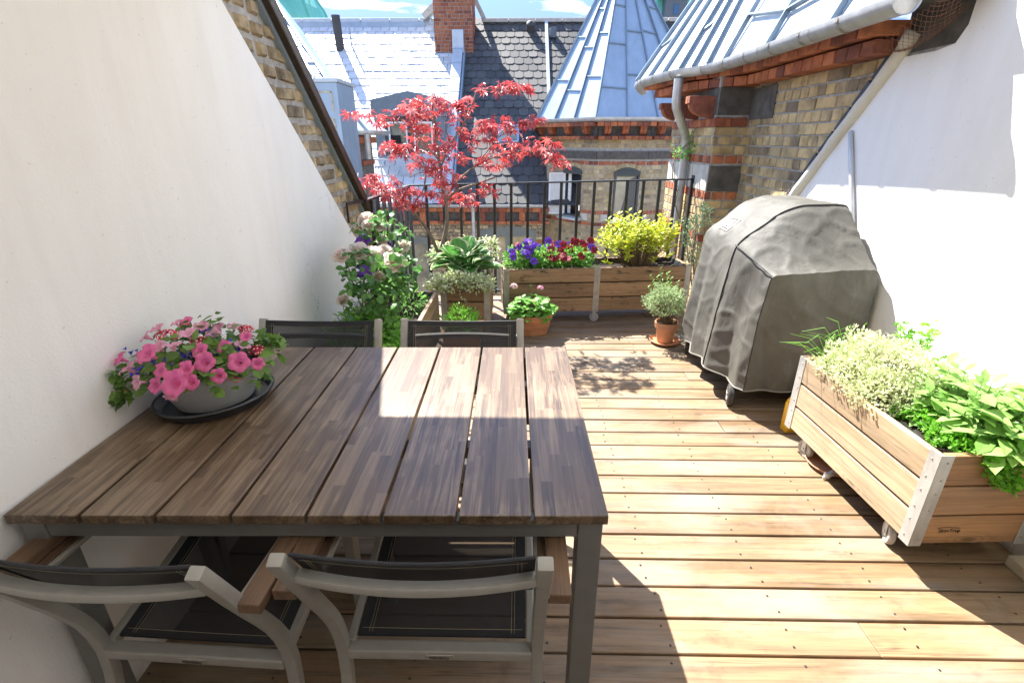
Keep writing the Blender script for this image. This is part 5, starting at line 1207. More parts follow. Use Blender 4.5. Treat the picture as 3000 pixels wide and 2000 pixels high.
for k,(pp,r0,r1,d0,d1) in enumerate(BR):
    n=len(pp); pts=[]
    for i,(x,y) in enumerate(pp): s=i/(n-1); pts.append(mpx(x,y,d0+(d1-d0)*s)+Vector((rng.uniform(-.004,.004),0,0)))
    dp=[tuple(p) for p in pts]
    for _ in range(2):
        q=[dp[0]]
        for a,b in zip(dp,dp[1:]): q+= [tuple(Vector(a)*.75+Vector(b)*.25),tuple(Vector(a)*.25+Vector(b)*.75)]
        dp=q+[dp[-1]]
    m=len(dp); (tk if k<2 else br).tube(dp,[1.2*r0+(r1-r0)*i/(m-1) for i in range(m)],8)
CL=[(1478,258,92,20,75,.08),(1235,312,75,32,75,0),(1170,345,62,30,60,-.1),(1300,300,50,28,40,.1),(1050,332,38,14,16,-.12),(1100,352,30,16,14,-.12),(1180,440,62,22,46,.1),(1140,430,38,18,22,.1),(1255,400,60,42,60,0),(1292,455,42,40,45,.08),
 (1480,362,80,26,62,-.05),(1410,395,55,26,40,0),(1540,430,115,34,120,.1),(1635,470,42,26,42,.1),(1440,470,60,26,45,.05),(1345,440,42,40,36,0),(1560,352,30,18,14,-.05),
 (1105,528,66,20,48,-.2),(1150,560,66,26,60,-.18),(1195,592,52,20,40,-.15),(1290,520,62,36,55,0),(1235,482,48,28,40,-.1),(1330,578,58,18,34,.1),(1425,556,50,22,30,-.05),(1380,592,36,12,14,.1),(1345,350,26,52,30,.05),(1375,300,18,30,14,.08),(1260,560,60,22,34,-.25)]
mb=MB(); P=[];Dn=[];sz=[]
for cx,cyy,rx,ry,n,d in CL:
    for _ in range(int(n*.68)):
        a=rng.uniform(0,2*PI); q=math.sqrt(rng.random()); x=cx+math.cos(a)*q*rx*.95; y=cyy+math.sin(a)*q*ry*.9
        P.append(mpx(x,y,d+rng.gauss(0,.07))); dx=(x-cx)/rx; Dn.append((dx*.7+rng.gauss(0,.6),rng.gauss(-.25,.6),-.42+rng.gauss(0,.3))); sz.append(rng.uniform(.046,.078))
N=up(len(P),.33)
scat(mb,T_MAPLE,P3d(P),np.array(Dn),N,np.array(sz))
rel(tk.build('trunk',M['bark'],mp_,smooth=True),mo); rel(br.build('branches',M['bark'],mp_,smooth=True),mo); rel(mb.build('crown',M['l_maple'],mp_,fix=False),mo)
# climbing rose --------------------------------------------------
def rose_mesh():
    q=MB(); 
    for ring,(n,r,h,open_) in enumerate(((3,.008,.020,.1),(4,.014,.021,.3),(5,.020,.020,.6),(6,.027,.015,.95),(7,.033,.008,1.25))):
        for i in range(n):
            a=2*PI*i/n+ring*.7+rng.uniform(-.2,.2); c=Vector((math.cos(a),math.sin(a),0)); s=Vector((-c.y,c.x,0)); w=r*1.0+.006; o=math.sin(open_);k=math.cos(open_)
            V=[]
            for v in range(4):
                t=v/3
                for u in (-1,-.5,0,.5,1):
                    ww=w*math.sin(PI*(.18+.62*t))*u; rad=r*.35+ (r*.75*o)*t+.004*(u*u)*(-1); z=-.012+(h+.012)*t*k+.006*t*(1-k) + (.003*math.sin(u*5+i))*t
                    V.append(c*rad+s*ww+Vector((0,0,z-.004*u*u)))
            q.add(V,[(v*5+u,v*5+u+1,(v+1)*5+u+1,(v+1)*5+u) for v in range(3) for u in range(4)])
    me=q.build('rose_flower',M['p_rose'],None,smooth=True,fix=False); m=me.data; bpy.data.objects.remove(me); return m
RM=rose_mesh()
rs=plant('rose_bush','rose bush with blush pink blooms in the low planter by the white wall','rose',(-.87,2.72,.38)); ro3=Vector(rs.location)
RY_=3.18
fl=[(1000,743,2.50,1.15),(1046,732,2.58,1.35),(1096,742,2.63,1.25),(1122,735,2.68,1.2),(1158,764,2.58,1.4),(1177,718,2.83,1.1),(1067,638,2.88,1.15),(1093,645,2.90,1.0),(1114,655,2.88,1.05),(1002,876,2.43,.75),(1110,808,2.58,.8),(1120,700,2.88,.8),(1078,655,2.83,.9)]
for x,y,d,s in fl:
    p=onY(x,y,d); n=Vector((rng.uniform(-.3,.4),-.6,.75)).normalized(); place('rose_flower',RM,rs,p-ro3,frame(n.orthogonal(),n),s*1.12)
sg=MB(); 
roots=[];tips=[]
for x,y,d,s in fl: tips.append(onY(x,y+6,d+.01)); roots.append((-.85+rng.uniform(-.12,.15),2.70+rng.uniform(-.15,.25),.38))
for p_ in ((1130,610,2.9),(1010,800,2.5),(1160,640,2.95)): tips.append(onY(*p_)); roots.append((-.87,2.75,.38))
stems(sg,roots,tips,.004,.05,6); rel(sg.build('canes',M['stem'],rs,fix=False),ro3)
mb=MB(); P=[];D=[];
reg=[(1195,800,34,60,2.8,70),(1175,700,30,40,2.9,40),(1090,680,60,45,2.88,76),(1060,790,60,70,2.58,123),(1130,800,60,70,2.63,123),(1090,880,80,60,2.53,123),(1040,760,40,40,2.53,38),(1160,830,50,50,2.68,66),(1120,640,36,30,2.90,38),(1020,820,20,40,2.46,19),(1170,760,40,40,2.78,38)]
for cx,cyy,rx,ry,d,n in reg:
    for _ in range(n):
        a=rng.uniform(0,2*PI); q=math.sqrt(rng.random()); P.append(onY(cx+math.cos(a)*q*rx,cyy+math.sin(a)*q*ry,d+rng.gauss(0,.09))); D.append((rng.gauss(0,.8),rng.gauss(-.3,.7),-.25+rng.gauss(0,.4)))
P=P3d(P); P[:,0]=np.maximum(P[:,0],-1.115)
scat(mb,T_WIDE,P,np.array(D),up(len(P),.6),nr.uniform(.030,.052,len(P))); rel(mb.build('foliage',M['l_rose'],rs,fix=False),ro3)
# clematis -------------------------------------------------------
def star_mesh(name,mt,n=6,L_=.048,w=.018):
    q=MB()
    for i in range(n):
        a=2*PI*i/n; c=Vector((math.cos(a),math.sin(a),0)); s=Vector((-c.y,c.x,0)); V=[]
        for t,ww,z in ((.08,.25,.002),(.4,1,.006),(.7,.9,.004),(1,.05,-.008)):
            for u in (-1,0,1): V.append(c*(L_*t)+s*(w*ww*u)+Vector((0,0,z-(.004 if u==0 else 0))))
        q.add(V,[(v*3+u,v*3+u+1,v*3+u+4,v*3+u+3) for v in range(3) for u in range(2)])
    o=q.build(name,mt,None,smooth=True,fix=False); m=o.data; bpy.data.objects.remove(o); return m
CM=star_mesh('clematis_flower',M['p_clem'])
cl=plant('clematis','clematis with large purple star flowers climbing behind the rose bush','climber',(-1.0,2.9,.38)); clo=Vector(cl.location)
for x,y,d,s in ((1062,706,2.78,1.05),(1070,795,2.5,.9),(1140,722,2.9,.65),(1058,805,2.5,.6)):
    p=onY(x,y,d); n=Vector((rng.uniform(-.2,.6),-.55,.6)).normalized(); place('clematis_flower',CM,cl,p-clo,frame(Vector((.3,0,1)).cross(n),n),s)
q=MB(); stems(q,[(-1.0,2.9,.38)]*3,[onY(1062,712,2.8),onY(1070,800,2.52),onY(1140,728,2.91)],.0025,.05); 
rel(q.build('stems',M['twig'],cl,fix=False),clo)
# bright leafy herb in front of the rose, small weeds on the soil ------
mt_=plant('mint_plant','bright green leafy herb spilling over the planter between the two far chairs','herb',(-.83,2.55,.38)); mto=Vector(mt_.location)
mb=MB();sg=MB(); roots=[];tips=[];P=[];D=[];N=[];Z=[]
for i in range(170):
    a=rng.uniform(0,2*PI); r=math.sqrt(rng.random()); tip=Vector((-.83+.25*r*math.cos(a),2.55+.22*r*math.sin(a),.50+.14*(1-r*r)+rng.uniform(-.05,.05)))
    if tip.x<-1.1: tip.x=-1.1
    root=Vector((-.84+.14*r*math.cos(a),2.56+.14*r*math.sin(a),.37)); roots.append(root); tips.append(tip); ax=(tip-root).normalized()
    for k in range(5):
        s=1-.17*k; p=root.lerp(tip,s)
        for h in range(2 if k else 3):
            an=k*PI/2+h*PI+rng.uniform(-.3,.3); P.append(p); D.append((math.cos(an),math.sin(an),.35-.12*k+ (.5 if k==0 else 0))); N.append((ax.x+rng.gauss(0,.2),ax.y+rng.gauss(0,.2),ax.z+.6)); Z.append(rng.uniform(.026,.036)+.007*k)
for i in range(110):
    P.append((rng.uniform(-.72,-.56),2.38+rng.uniform(-.12,.12),rng.uniform(.22,.55))); D.append((rng.gauss(0,.6),-.6,-.5)); N.append((rng.gauss(0,.3),-.6,.6)); Z.append(rng.uniform(.03,.05))
scat(mb,T_OV,P3d(P),np.array(D),np.array(N),np.array(Z)); stems(sg,roots,tips,.0022,.02); rel(mb.build('foliage',M['l_mint'],mt_,fix=False),mto); rel(sg.build('stems',M['stem'],mt_,fix=False),mto)
wd=plant('small_herb','loose yellow green herb on the soil beside the rose bush','herb',(-.72,3.25,.385)); wdo=Vector(wd.location); mb=MB()
P,d=blob(170,(-.74,3.28,.45),(.10,.2,.08),.2); scat(mb,T_THIN,P,d*np.array([1,1,.6])+rv(len(P),.4),up(len(P),.7),nr.uniform(.025,.05,len(P))); rel(mb.build('foliage',M['l_ger'],wd,fix=False),wdo)
q=MB(); stems(q,[(-.74,3.28,.385)]*18,[tuple(p) for p in P[:18]],.002); rel(q.build('stems',M['twig'],wd,fix=False),wdo)
# hosta ----------------------------------------------------------
ho_=plant('hosta_plant','hosta with big cream edged leaves at the foot of the red maple','plant',(-.42,3.98,.47)); hoo=Vector(ho_.location)
q=MB(); ed=[]
leaves=[]
for i in range(36):
    a=2*PI*i/36*2.4+rng.uniform(-.2,.2); tier=i/36; leaves.append((a,.10+.17*(1-tier)*rng.uniform(.7,1.1),.04+.13*tier+rng.uniform(-.02,.02),rng.uniform(.16,.235)))
for a,r,h,L_ in leaves:
    c=Vector((math.cos(a),math.sin(a)*.8,0)); base=Vector((-.46,3.97,.48))+c*r*.55+Vector((0,0,h)); lift=rng.uniform(.35,1.1)*(.5+h*5); dirv=(c+Vector((rng.uniform(-.3,.3),-.25+rng.uniform(-.3,.3),lift*rng.uniform(.5,1.3)))).normalized(); side_=dirv.cross(Vector((0,0,1))).normalized(); nrm=side_.cross(dirv); V=[]
    for v in range(8):
        t=v/7; wv=L_*.44*math.sin(PI*min(1,t**.72*.97+.02))**.8
        for u in range(-4,5):
            uu=u/4; drop=-L_*.30*t*t; V.append(base+dirv*(L_*t)+side_*(wv*uu)+nrm*(abs(uu)*wv*.35-wv*.1+.0025*math.cos(uu*14))+Vector((0,0,drop))); ed.append(max(abs(uu),0 if t<.93 else (t-.93)*14))
    q.add(V,[(v*9+u,v*9+u+1,v*9+u+10,v*9+u+9) for v in range(7) for u in range(8)])
    q.tube([Vector((-.42,4.0,.45)),base-Vector((0,0,.01)),base],.004,5); ed+= [0]*15
o=q.build('leaves',M['l_hosta'],ho_,smooth=True,fix=False); at=o.data.attributes.new('edge','FLOAT','POINT'); at.data.foreach_set('value',ed); rel(o,hoo)
# variegated plants -----------------------------------------------
def vari(lab,boxes,loc,nm='variegated_shrub',sz=(.020,.035),mt='l_vari'):
    t=plant(nm,lab,'plant',loc,'variegated plants'); off=Vector(loc); mb=MB();sg=MB(); roots=[];tips=[]
    for c,r,n,fb in boxes:
        P,d=blob(n,c,r,.35,fb); scat(mb,T_OV,P,d+rv(len(P),.8),up(len(P),.7)+d*.4,nr.uniform(*sz,len(P)))
        for p in P[::14]: roots.append((c[0]+rng.uniform(-.5,.5)*r[0],c[1]+rng.uniform(-.5,.5)*r[1],c[2]-r[2]*.6)); tips.append(tuple(p))
    stems(sg,roots,tips,.0018,.02); rel(mb.build('foliage',M[mt],t,fix=False),off); rel(sg.build('stems',M['twig'],t,fix=False),off); return t,off
t,off=vari('cream variegated creeper trailing over the front edge of the square planter',[((-.42,3.70,.49),(.22,.09,.075),2000,-.05),((-.60,3.68,.48),(.11,.09,.07),600,-.06),((-.30,3.66,.475),(.12,.07,.05),300,-.05)],(-.42,3.75,.46))
mb=MB(); pts=[Vector((-.46,3.615,.50)),Vector((-.455,3.60,.44)),Vector((-.43,3.595,.38)),Vector((-.405,3.60,.345))]; mb.tube(pts,.0018,5); o=mb.build('trailing_stem',M['twig'],t); rel(o,off)
mb=MB(); P=[pts[0].lerp(pts[1],rng.random()) if i%3==0 else pts[i%3].lerp(pts[min(3,i%3+1)],rng.random()) for i in range(34)]; scat(mb,T_OV,P3d(P),rv(34)+np.array([0,-.6,0]),rv(34,.5)+np.array([0,-1,.5]),nr.uniform(.012,.02,34)); rel(mb.build('trailing_leaves',M['l_vari'],t,fix=False),off)
P0=[]; 
vari('pale variegated shrub behind the trunk of the red maple',[((-.66,4.34,.55),(.15,.08,.12),900,-.1),((-.42,4.36,.58),(.14,.07,.12),700,-.1),((-.28,4.38,.60),(.10,.05,.12),260,-.1)],(-.5,4.3,.46),sz=(.022,.038))
# pansies ---------------------------------------------------------
def l2(x,y,z): a=R(5.75); return Vector((-.14+x*math.cos(a)-y*math.sin(a),4.09+x*math.sin(a)+y*math.cos(a),z))
def pansy_mesh(mt):
    q=MB()
    for i,(a,r,w,z) in enumerate(((35,.021,.017,-.003),(145,.021,.017,-.003),(5,.017,.015,0),(175,.017,.015,0),(270,.022,.021,.002))):
        c=Vector((math.cos(R(a)),math.sin(R(a)),0)); s=Vector((-c.y,c.x,0)); V=[Vector((0,0,z))]
        for j in range(9):
            t=-1+2*j/8; V.append(c*(r*(.62+.42*math.cos(t*1.4)))+s*(w*math.sin(t*1.5))+Vector((0,0,z+.003*math.sin(j*2.1+i))))
        q.add(V,[(0,j,j+1) for j in range(1,9)])
    o=q.build('pansy_flower',mt,None,smooth=True,fix=False); m=o.data; bpy.data.objects.remove(o); return m
VM,DM=pansy_mesh(M['p_viol']),pansy_mesh(M['p_red'])
def pansies(lab,x0,x1,me,fn):
    c=l2((x0+x1)/2,.2,.48); t=plant('pansy_plants',lab,'flowers',c,'pansies in the long planter'); mb=MB(); sg=MB(); k=int((x1-x0)/.16)+1
    roots=[];tips=[]
    for i in range(k):
        cc=l2(x0+(x1-x0)*(i+.5)/k,.15+.05*(i%2),.545); P,d=blob(520,cc,(.12,.14,.095),.3,-.07); scat(mb,T_OV,P,d+rv(len(P),.6)+np.array([0,0,.3]),up(len(P),.6)+d*.4,nr.uniform(.022,.042,len(P)))
    for i in range(fn):
        u=rng.uniform(x0-.02,x1+.02); v=rng.uniform(.0,.30); z=.565+.10*math.sin(PI*min(1,max(0,v/.34)))*rng.uniform(.5,1.25)+rng.uniform(-.02,.03); p=l2(u,v,z); n=Vector((rng.uniform(-.6,.4),-.85+rng.uniform(-.2,.5),rng.uniform(.15,.8))).normalized()
        m=me if rng.random()<.86 else (DM if me is VM else VM)
        place('pansy_flower',m,t,p-c,frame(Vector((rng.uniform(-.25,.25),0,1))-n*n.z,n),rng.uniform(1.2,1.6)); tips.append(p-n*.004); roots.append(l2(u*.8+(x0+x1)*.1,.16,.47))
    stems(sg,roots,tips,.0018,.02); o=mb.build('foliage',M['l_pansy'],t,fix=False); rel(o,c); rel(sg.build('stems',M['stem'],t,fix=False),c)
pansies('violet pansies in the left end of the long planter',.07,.40,VM,34); pansies('wine red pansies in the long planter beside the yellow shrub',.40,.76,DM,44)
# yellow green shrub ----------------------------------------------
ys=plant('yellow_shrub','bright yellow green shrub with bare twiggy base in the long planter','shrub',l2(1.2,.2,.47)); yo=Vector(ys.location)
mb=MB();sg=MB();roots=[];tips=[];P=[];D=[];N=[];Z=[]
for i in range(250):
    a=rng.uniform(0,2*PI); r=math.sqrt(rng.random()); u=1.18+.36*r*math.cos(a); v=.20+.22*r*math.sin(a); h=.84-.11*r*r+.06*math.sin(u*17+v*9)+rng.uniform(-.09,.07)
    if rng.random()<.25: h-=rng.uniform(.05,.18)
    tip=l2(u,v,h); root=l2(1.2+(u-1.2)*.35,.2+(v-.2)*.4,.46); roots.append(root); tips.append(tip); ax=(tip-root).normalized()
    for k in range(8):
        s=1-.04*k-.02*rng.random(); an=k*2.4+rng.random(); P.append(root.lerp(tip,s)); D.append((math.cos(an)+ax.x,math.sin(an)+ax.y,.75-.1*k)); N.append((ax.x+rng.gauss(0,.5),ax.y+rng.gauss(0,.5),1)); Z.append(rng.uniform(.032,.052))
scat(mb,T_OV,P3d(P),np.array(D),np.array(N),np.array(Z)); stems(sg,roots,tips,.0028,.03); rel(mb.build('foliage',M['l_yellow'],ys,fix=False),yo); rel(sg.build('branches',M['twig'],ys,fix=False),yo)
# grey green shrub by the pier, vine on the downpipe ----------------
gs=plant('grey_shrub','grey green shrub between the yellow shrub and the covered grill','shrub',(1.62,4.40,0)); gso=Vector(gs.location); mb=MB();sg=MB()
PP=[];tips=[]
for x,y,d,rx,ry,n in ((2065,615,4.45,20,18,130),(2040,650,4.42,26,24,200),(2015,690,4.4,22,34,220),(2030,740,4.38,26,36,220),(2005,650,4.5,16,18,70),(2080,650,4.45,14,18,60)):
    for _ in range(n): a=rng.uniform(0,2*PI);q=math.sqrt(rng.random()); PP.append(onY(x+math.cos(a)*q*rx,y+math.sin(a)*q*ry,d+rng.gauss(0,.05)))
    tips.append(onY(x,y-ry*.5,d))
n=len(PP); scat(mb,T_THIN,P3d(PP),rv(n)+np.array([-.2,-.3,.6]),up(n,.9),nr.uniform(.018,.032,n)); stems(sg,[(1.62,4.40,.0)]*len(tips),tips,.006,.04,6); rel(mb.build('foliage',M['l_dark'],gs,fix=False),gso); rel(sg.build('branches',M['twig'],gs,fix=False),gso)
vn=plant('climbing_vine','thin vine with a few yellow green leaves climbing the grey downpipe','climber',(1.52,5.15,0)); vo_=Vector(vn.location); mb=MB();sg=MB()
vp=[onY(1990,640,5.1),onY(1978,600,5.12),onY(1985,560,5.14),onY(1970,520,5.12),onY(1972,480,5.1),onY(1982,450,5.12),onY(2020,415,5.1),onY(2030,380,5.1)]; sg.tube([(1.55,5.12,0)]+[tuple(p) for p in vp],.005,6); sg.tube([tuple(p+Vector((.02,.01,0))) for p in vp[2:]],.003,6)
PP=[onY(1995+rng.gauss(0,16),440+rng.gauss(0,14),5.08+rng.gauss(0,.03)) for _ in range(46)]+[onY(2028+rng.gauss(0,8),420+rng.gauss(0,16),5.08) for _ in range(22)]
n=len(PP); scat(mb,T_WIDE,P3d(PP),rv(n)+np.array([0,-.5,-.3]),up(n,.8),nr.uniform(.02,.045,n)); rel(mb.build('foliage',M['l_ger'],vn,fix=False),vo_); rel(sg.build('stems',M['twig'],vn,fix=False),vo_)
# geranium --------------------------------------------------------
gn=plant('geranium_plant','geranium with round pale pink flower heads in the oval terracotta pot','flowers',(.092,3.905,.15)); gno=Vector(gn.location); mb=MB();sg=MB();P=[];D=[];N=[];roots=[];tips=[]
for i in range(150):
    a=rng.uniform(0,2*PI); r=math.sqrt(rng.random()); p=Vector((.092+.18*r*math.cos(a),3.89+.13*r*math.sin(a),.185+.12*(1-r*r)+rng.uniform(-.04,.03))); c=Vector((math.cos(a),math.sin(a),0)); P.append(p); D.append((c.x+rng.gauss(0,.4),c.y+rng.gauss(0,.4)-.2,-.15)); N.append((c.x*.6+rng.gauss(0,.25),c.y*.6-.3+rng.gauss(0,.25),1)); tips.append(p); roots.append((.092+.06*r*math.cos(a),3.905+.05*r*math.sin(a),.15))
scat(mb,T_LOBE,P3d(P),np.array(D),np.array(N),nr.uniform(.036,.058,len(P))); rel(mb.build('foliage',M['l_ger'],gn,fix=False),gno)
heads=[(onY(1505,838,3.86),M['p_ger'],1.0),(onY(1583,843,3.86),M['p_ger2'],.85)]
def floret(n=5,r=.0085):
    V=[(0,0,-.002)];F=[]
    for i in range(n*2): a=2*PI*i/(n*2); rr=r*(1 if i%2 else .5); V.append((math.cos(a)*rr,math.sin(a)*rr,.0015 if i%2 else 0))
    for i in range(n*2): F.append((0,1+i,1+(i+1)%(n*2)))
    return V,F
for p,mt,s in heads:
    q=MB(); d=rv(46); d/=np.linalg.norm(d,axis=1,keepdims=True); d[:,2]=np.abs(d[:,2])*1.2-.35; pos=np.array(p)[None]+d*np.array([.030,.030,.024])*s; scat(q,floret(),pos,np.cross(d,rv(46)),d,np.full(46,1.15*s)); rel(q.build('flower_head',mt,gn,fix=False),gno); tips.append(p-Vector((0,0,.01))); roots.append((.092,3.9,.2))
b=onY(1556,838,3.86); tips.append(b); roots.append((.092,3.9,.2)); q=MB(); d=rv(16)*.006; scat(q,T_TINY,np.array(b)[None]+d,rv(16),rv(16),np.full(16,.009)); rel(q.build('bud',M['stem'],gn,fix=False),gno)
stems(sg,roots,tips,.0024,.015); rel(sg.build('stems',M['stem'],gn,fix=False),gno)
# thyme, tarragon, small bush ---------------------------------------
th=plant('thyme_plant','grey green thyme cushion in the small pale pot','herb',(1.15,3.70,.15)); tho=Vector(th.location); mb=MB();sg=MB()
P,d=blob(3000,(1.12,3.69,.345),(.15,.14,.12),.5,-.09); scat(mb,T_TINY,P,d+rv(len(P),.5)+np.array([0,0,.4]),rv(len(P)),nr.uniform(.013,.022,len(P)))
rr=P[::18]; stems(sg,[(1.15+rng.uniform(-.05,.05),3.70+rng.uniform(-.05,.05),.155) for _ in rr],[tuple(p) for p in rr],.0016,.015); rel(mb.build('foliage',M['l_thyme'],th,fix=False),tho); rel(sg.build('stems',M['twig'],th,fix=False),tho)
ta=plant('tarragon_plant','upright narrow leaved tarragon sprigs behind the thyme','herb',(1.17,3.75,.15)); tao=Vector(ta.location); mb=MB();sg=MB();P=[];D=[];roots=[];tips=[]
for x,y in ((1905,805),(1915,830),(1935,785),(1955,800),(1965,815),(1975,840),(1925,810),(1950,830),(1898,840),(1985,825)):
    tip=onY(x,y,3.82); root=Vector((1.17+rng.uniform(-.04,.04),3.74,.16)); roots.append(root);tips.append(tip)
    for k in range(22): s=.5+.5*k/21; an=k*2.4; P.append(root.lerp(tip,s)); D.append((math.cos(an),math.sin(an),.7))
scat(mb,T_THIN,P3d(P),np.array(D),up(len(P),.3),nr.uniform(.02,.034,len(P))); stems(sg,roots,tips,.0022,.01); rel(mb.build('foliage',M['l_pansy'],ta,fix=False),tao); rel(sg.build('stems',M['stem'],ta,fix=False),tao)
bs=plant('bushy_plant','small fresh green bushy plant in the square terracotta pot','plant',(-.405,3.30,.25)); bso=Vector(bs.location); mb=MB();sg=MB()
P,d=blob(1100,(-.405,3.29,.31),(.135,.14,.115),.45,-.05); scat(mb,T_THIN,P,d+rv(len(P),.5)+np.array([0,0,.3]),up(len(P),.7)+d,nr.uniform(.018,.032,len(P))); rr=P[::20]; stems(sg,[(-.405+rng.uniform(-.06,.06),3.3+rng.uniform(-.06,.06),.25) for _ in rr],[tuple(p) for p in rr],.0018,.01); rel(mb.build('foliage',M['l_parsley'],bs,fix=False),bso); rel(sg.build('stems',M['stem'],bs,fix=False),bso)
# herbs in the right planter ----------------------------------------
def l1(x,y,z): a=R(92.6); return Vector((1.432+x*math.cos(a)-y*math.sin(a),1.444+x*math.sin(a)+y*math.cos(a),z))
sv=plant('silver_thyme','round cushion of cream edged silver thyme in the right planter','herb',l1(.55,-.19,.47)); svo=Vector(sv.location); mb=MB();sg=MB()
for c,r,n in ((l1(.55,-.19,.545),(.19,.22,.17),7600),(l1(.42,-.12,.51),(.13,.14,.11),3000),(l1(.68,-.12,.52),(.12,.13,.11),2400)):
    P,d=blob(n,c,r,.62,-.08); scat(mb,T_TINY,P,d+rv(len(P),.6)+np.array([0,0,.5]),rv(len(P),.6)+d,nr.uniform(.012,.019,len(P)))
    rr=P[::30]; stems(sg,[tuple(l1(.55+rng.uniform(-.1,.1),-.19+rng.uniform(-.08,.08),.46)) for _ in rr],[tuple(p) for p in rr],.0012,.01,3)
rel(mb.build('foliage',M['l_white'],sv,fix=False),svo); rel(sg.build('stems',M['twig'],sv,fix=False),svo)
cv=plant('chives','thin curling chive stems at the far corner of the right planter','herb',l1(.78,-.12,.47)); cvo=Vector(cv.location); sg=MB()
for i in range(26):
    b=l1(.72+rng.uniform(-.05,.07),-.14+rng.uniform(-.09,.09),.46); a=rng.uniform(0,2*PI); h=rng.uniform(.1,.24); o_=Vector((math.cos(a)*.08-.05,math.sin(a)*.06+.03,0)); pts=[b,b+o_*.4+Vector((0,0,h*.6)),b+o_*1.0+Vector((0,0,h)),b+o_*1.7+Vector((0,0,h*rng.uniform(.75,1.15)))]; sg.tube(pts,[.0022,.002,.0016,.0008],5)
rel(sg.build('stems',M['l_mint'],cv,fix=False),cvo)
ce=plant('celery_herb','tall jagged leaved herb behind the silver thyme','herb',l1(.62,-.36,.47)); ceo=Vector(ce.location); mb=MB();sg=MB();P=[];D=[];roots=[];tips=[]
for i in range(16):
    tip=l1(.42+.36*rng.random(),-.36+rng.uniform(-.04,.06),.68+rng.uniform(-.06,.10)); root=l1(.6,-.34,.46); roots.append(root);tips.append(tip)
    for k in range(9): P.append(root.lerp(tip,.72+.28*k/8)); D.append((rng.gauss(0,1),rng.gauss(-.2,.8),rng.gauss(.3,.3)))
scat(mb,T_SERR,P3d(P),np.array(D),up(len(P),.5),nr.uniform(.03,.05,len(P))); stems(sg,roots,tips,.0022,.02); rel(mb.build('foliage',M['l_parsley'],ce,fix=False),ceo); rel(sg.build('stems',M['stem'],ce,fix=False),ceo)
sa=plant('sage_plant','sage with long soft grey green leaves at the near end of the right planter','herb',l1(.17,-.25,.47)); sao=Vector(sa.location); mb=MB();sg=MB();P=[];D=[];N=[];Z=[];roots=[];tips=[]
for i in range(62):
    a=rng.uniform(0,2*PI); r=math.sqrt(rng.random()); tip=l1(.16+.30*r*math.cos(a),-.30+.17*r*math.sin(a),.67-.10*r*r+rng.uniform(-.08,.06)); root=l1(.18+.1*r*math.cos(a),-.25+.08*r*math.sin(a),.46); roots.append(root);tips.append(tip); ax=(tip-root).normalized()
    for k in range(9):
        s=1-.09*k; an=k*PI/2+rng.uniform(-.4,.4)+a; P.append(root.lerp(tip,s)); c=Vector((math.cos(an),math.sin(an),0)); D.append((c.x+ax.x*.4,c.y+ax.y*.4,.55-.1*k if k else 1.2)); N.append((-c.x*.3+rng.gauss(0,.2),-c.y*.3+rng.gauss(0,.2),1)); Z.append((.06 if k<2 else .096)*rng.uniform(.75,1.3))
scat(mb,T_SAGE,P3d(P),np.array(D),np.array(N),np.array(Z)); stems(sg,roots,tips,.003,.02); rel(mb.build('foliage',M['l_sage'],sa,fix=False),sao); rel(sg.build('stems',M['stem'],sa,fix=False),sao)
pa=plant('parsley_plant','curly parsley hanging over the near corner of the right planter','herb',l1(.12,-.12,.47)); pao=Vector(pa.location); mb=MB();sg=MB();P=[];D=[];roots=[];tips=[]
cent=[(.30,-.10,.50),(.27,-.14,.52),(.22,-.12,.52),(.17,-.11,.515),(.15,-.17,.53),(.10,-.13,.51),(.07,-.18,.52),(.05,-.12,.505),(.02,-.20,.50),(.20,-.19,.53),(.12,-.09,.505),(-.01,-.17,.49),(-.025,-.19,.45),(-.03,-.22,.42),(-.02,-.24,.47),(-.03,-.26,.41),(.02,-.27,.50),(.07,-.25,.52)]
for x,y,z in cent:
    c=l1(x,y,z); roots.append(l1(.14+(x-.14)*.4,-.15,.46)); tips.append(c); Pq,d=blob(60,c,(.035,.035,.028),.3)
    P+=list(Pq); D+=list(d+rv(len(Pq),.5))
scat(mb,T_FRILL,np.array(P),np.array(D),up(len(P),.9),nr.uniform(.013,.021,len(P))); stems(sg,roots,tips,.002,.02); rel(mb.build('foliage',M['l_parsley'],pa,fix=False),pao); rel(sg.build('stems',M['stem'],pa,fix=False),pao)
# flowers in the zinc bowl -------------------------------------------
def trumpet(mt,name,r=.034):
    q=MB(); n=30; rings=((.003,-.034),(.006,-.018),(.011,-.006),(.020,.001),(.029,.003),(1,.001)); V=[]
    for k,(rr,z) in enumerate(rings):
        for j in range(n):
            a=2*PI*j/n; lobe=1-.11*abs(math.sin(2.5*a))**4*1.5; R_=rr if rr<1 else r; R_=R_*(lobe if k>2 else 1); V.append((math.cos(a)*R_,math.sin(a)*R_,z+(.0035*math.sin(a*7+1)+.002*math.sin(a*13) if k>3 else 0)))
    q.add(V,[(k*n+j,k*n+(j+1)%n,(k+1)*n+(j+1)%n,(k+1)*n+j) for k in range(5) for j in range(n)])
    o=q.build(name,mt,None,smooth=True,fix=False); m=o.data; bpy.data.objects.remove(o); return m
TM,TP_=trumpet(M['p_pet'],'petunia_flower'),trumpet(M['p_petpale'],'petunia_flower')
pf=plant('petunia_plants','pink petunias with trailing green leaves in the zinc bowl','flowers',BC+Vector((0,0,.1)),'flowers in the zinc bowl'); po=Vector(pf.location)
FY=1.33
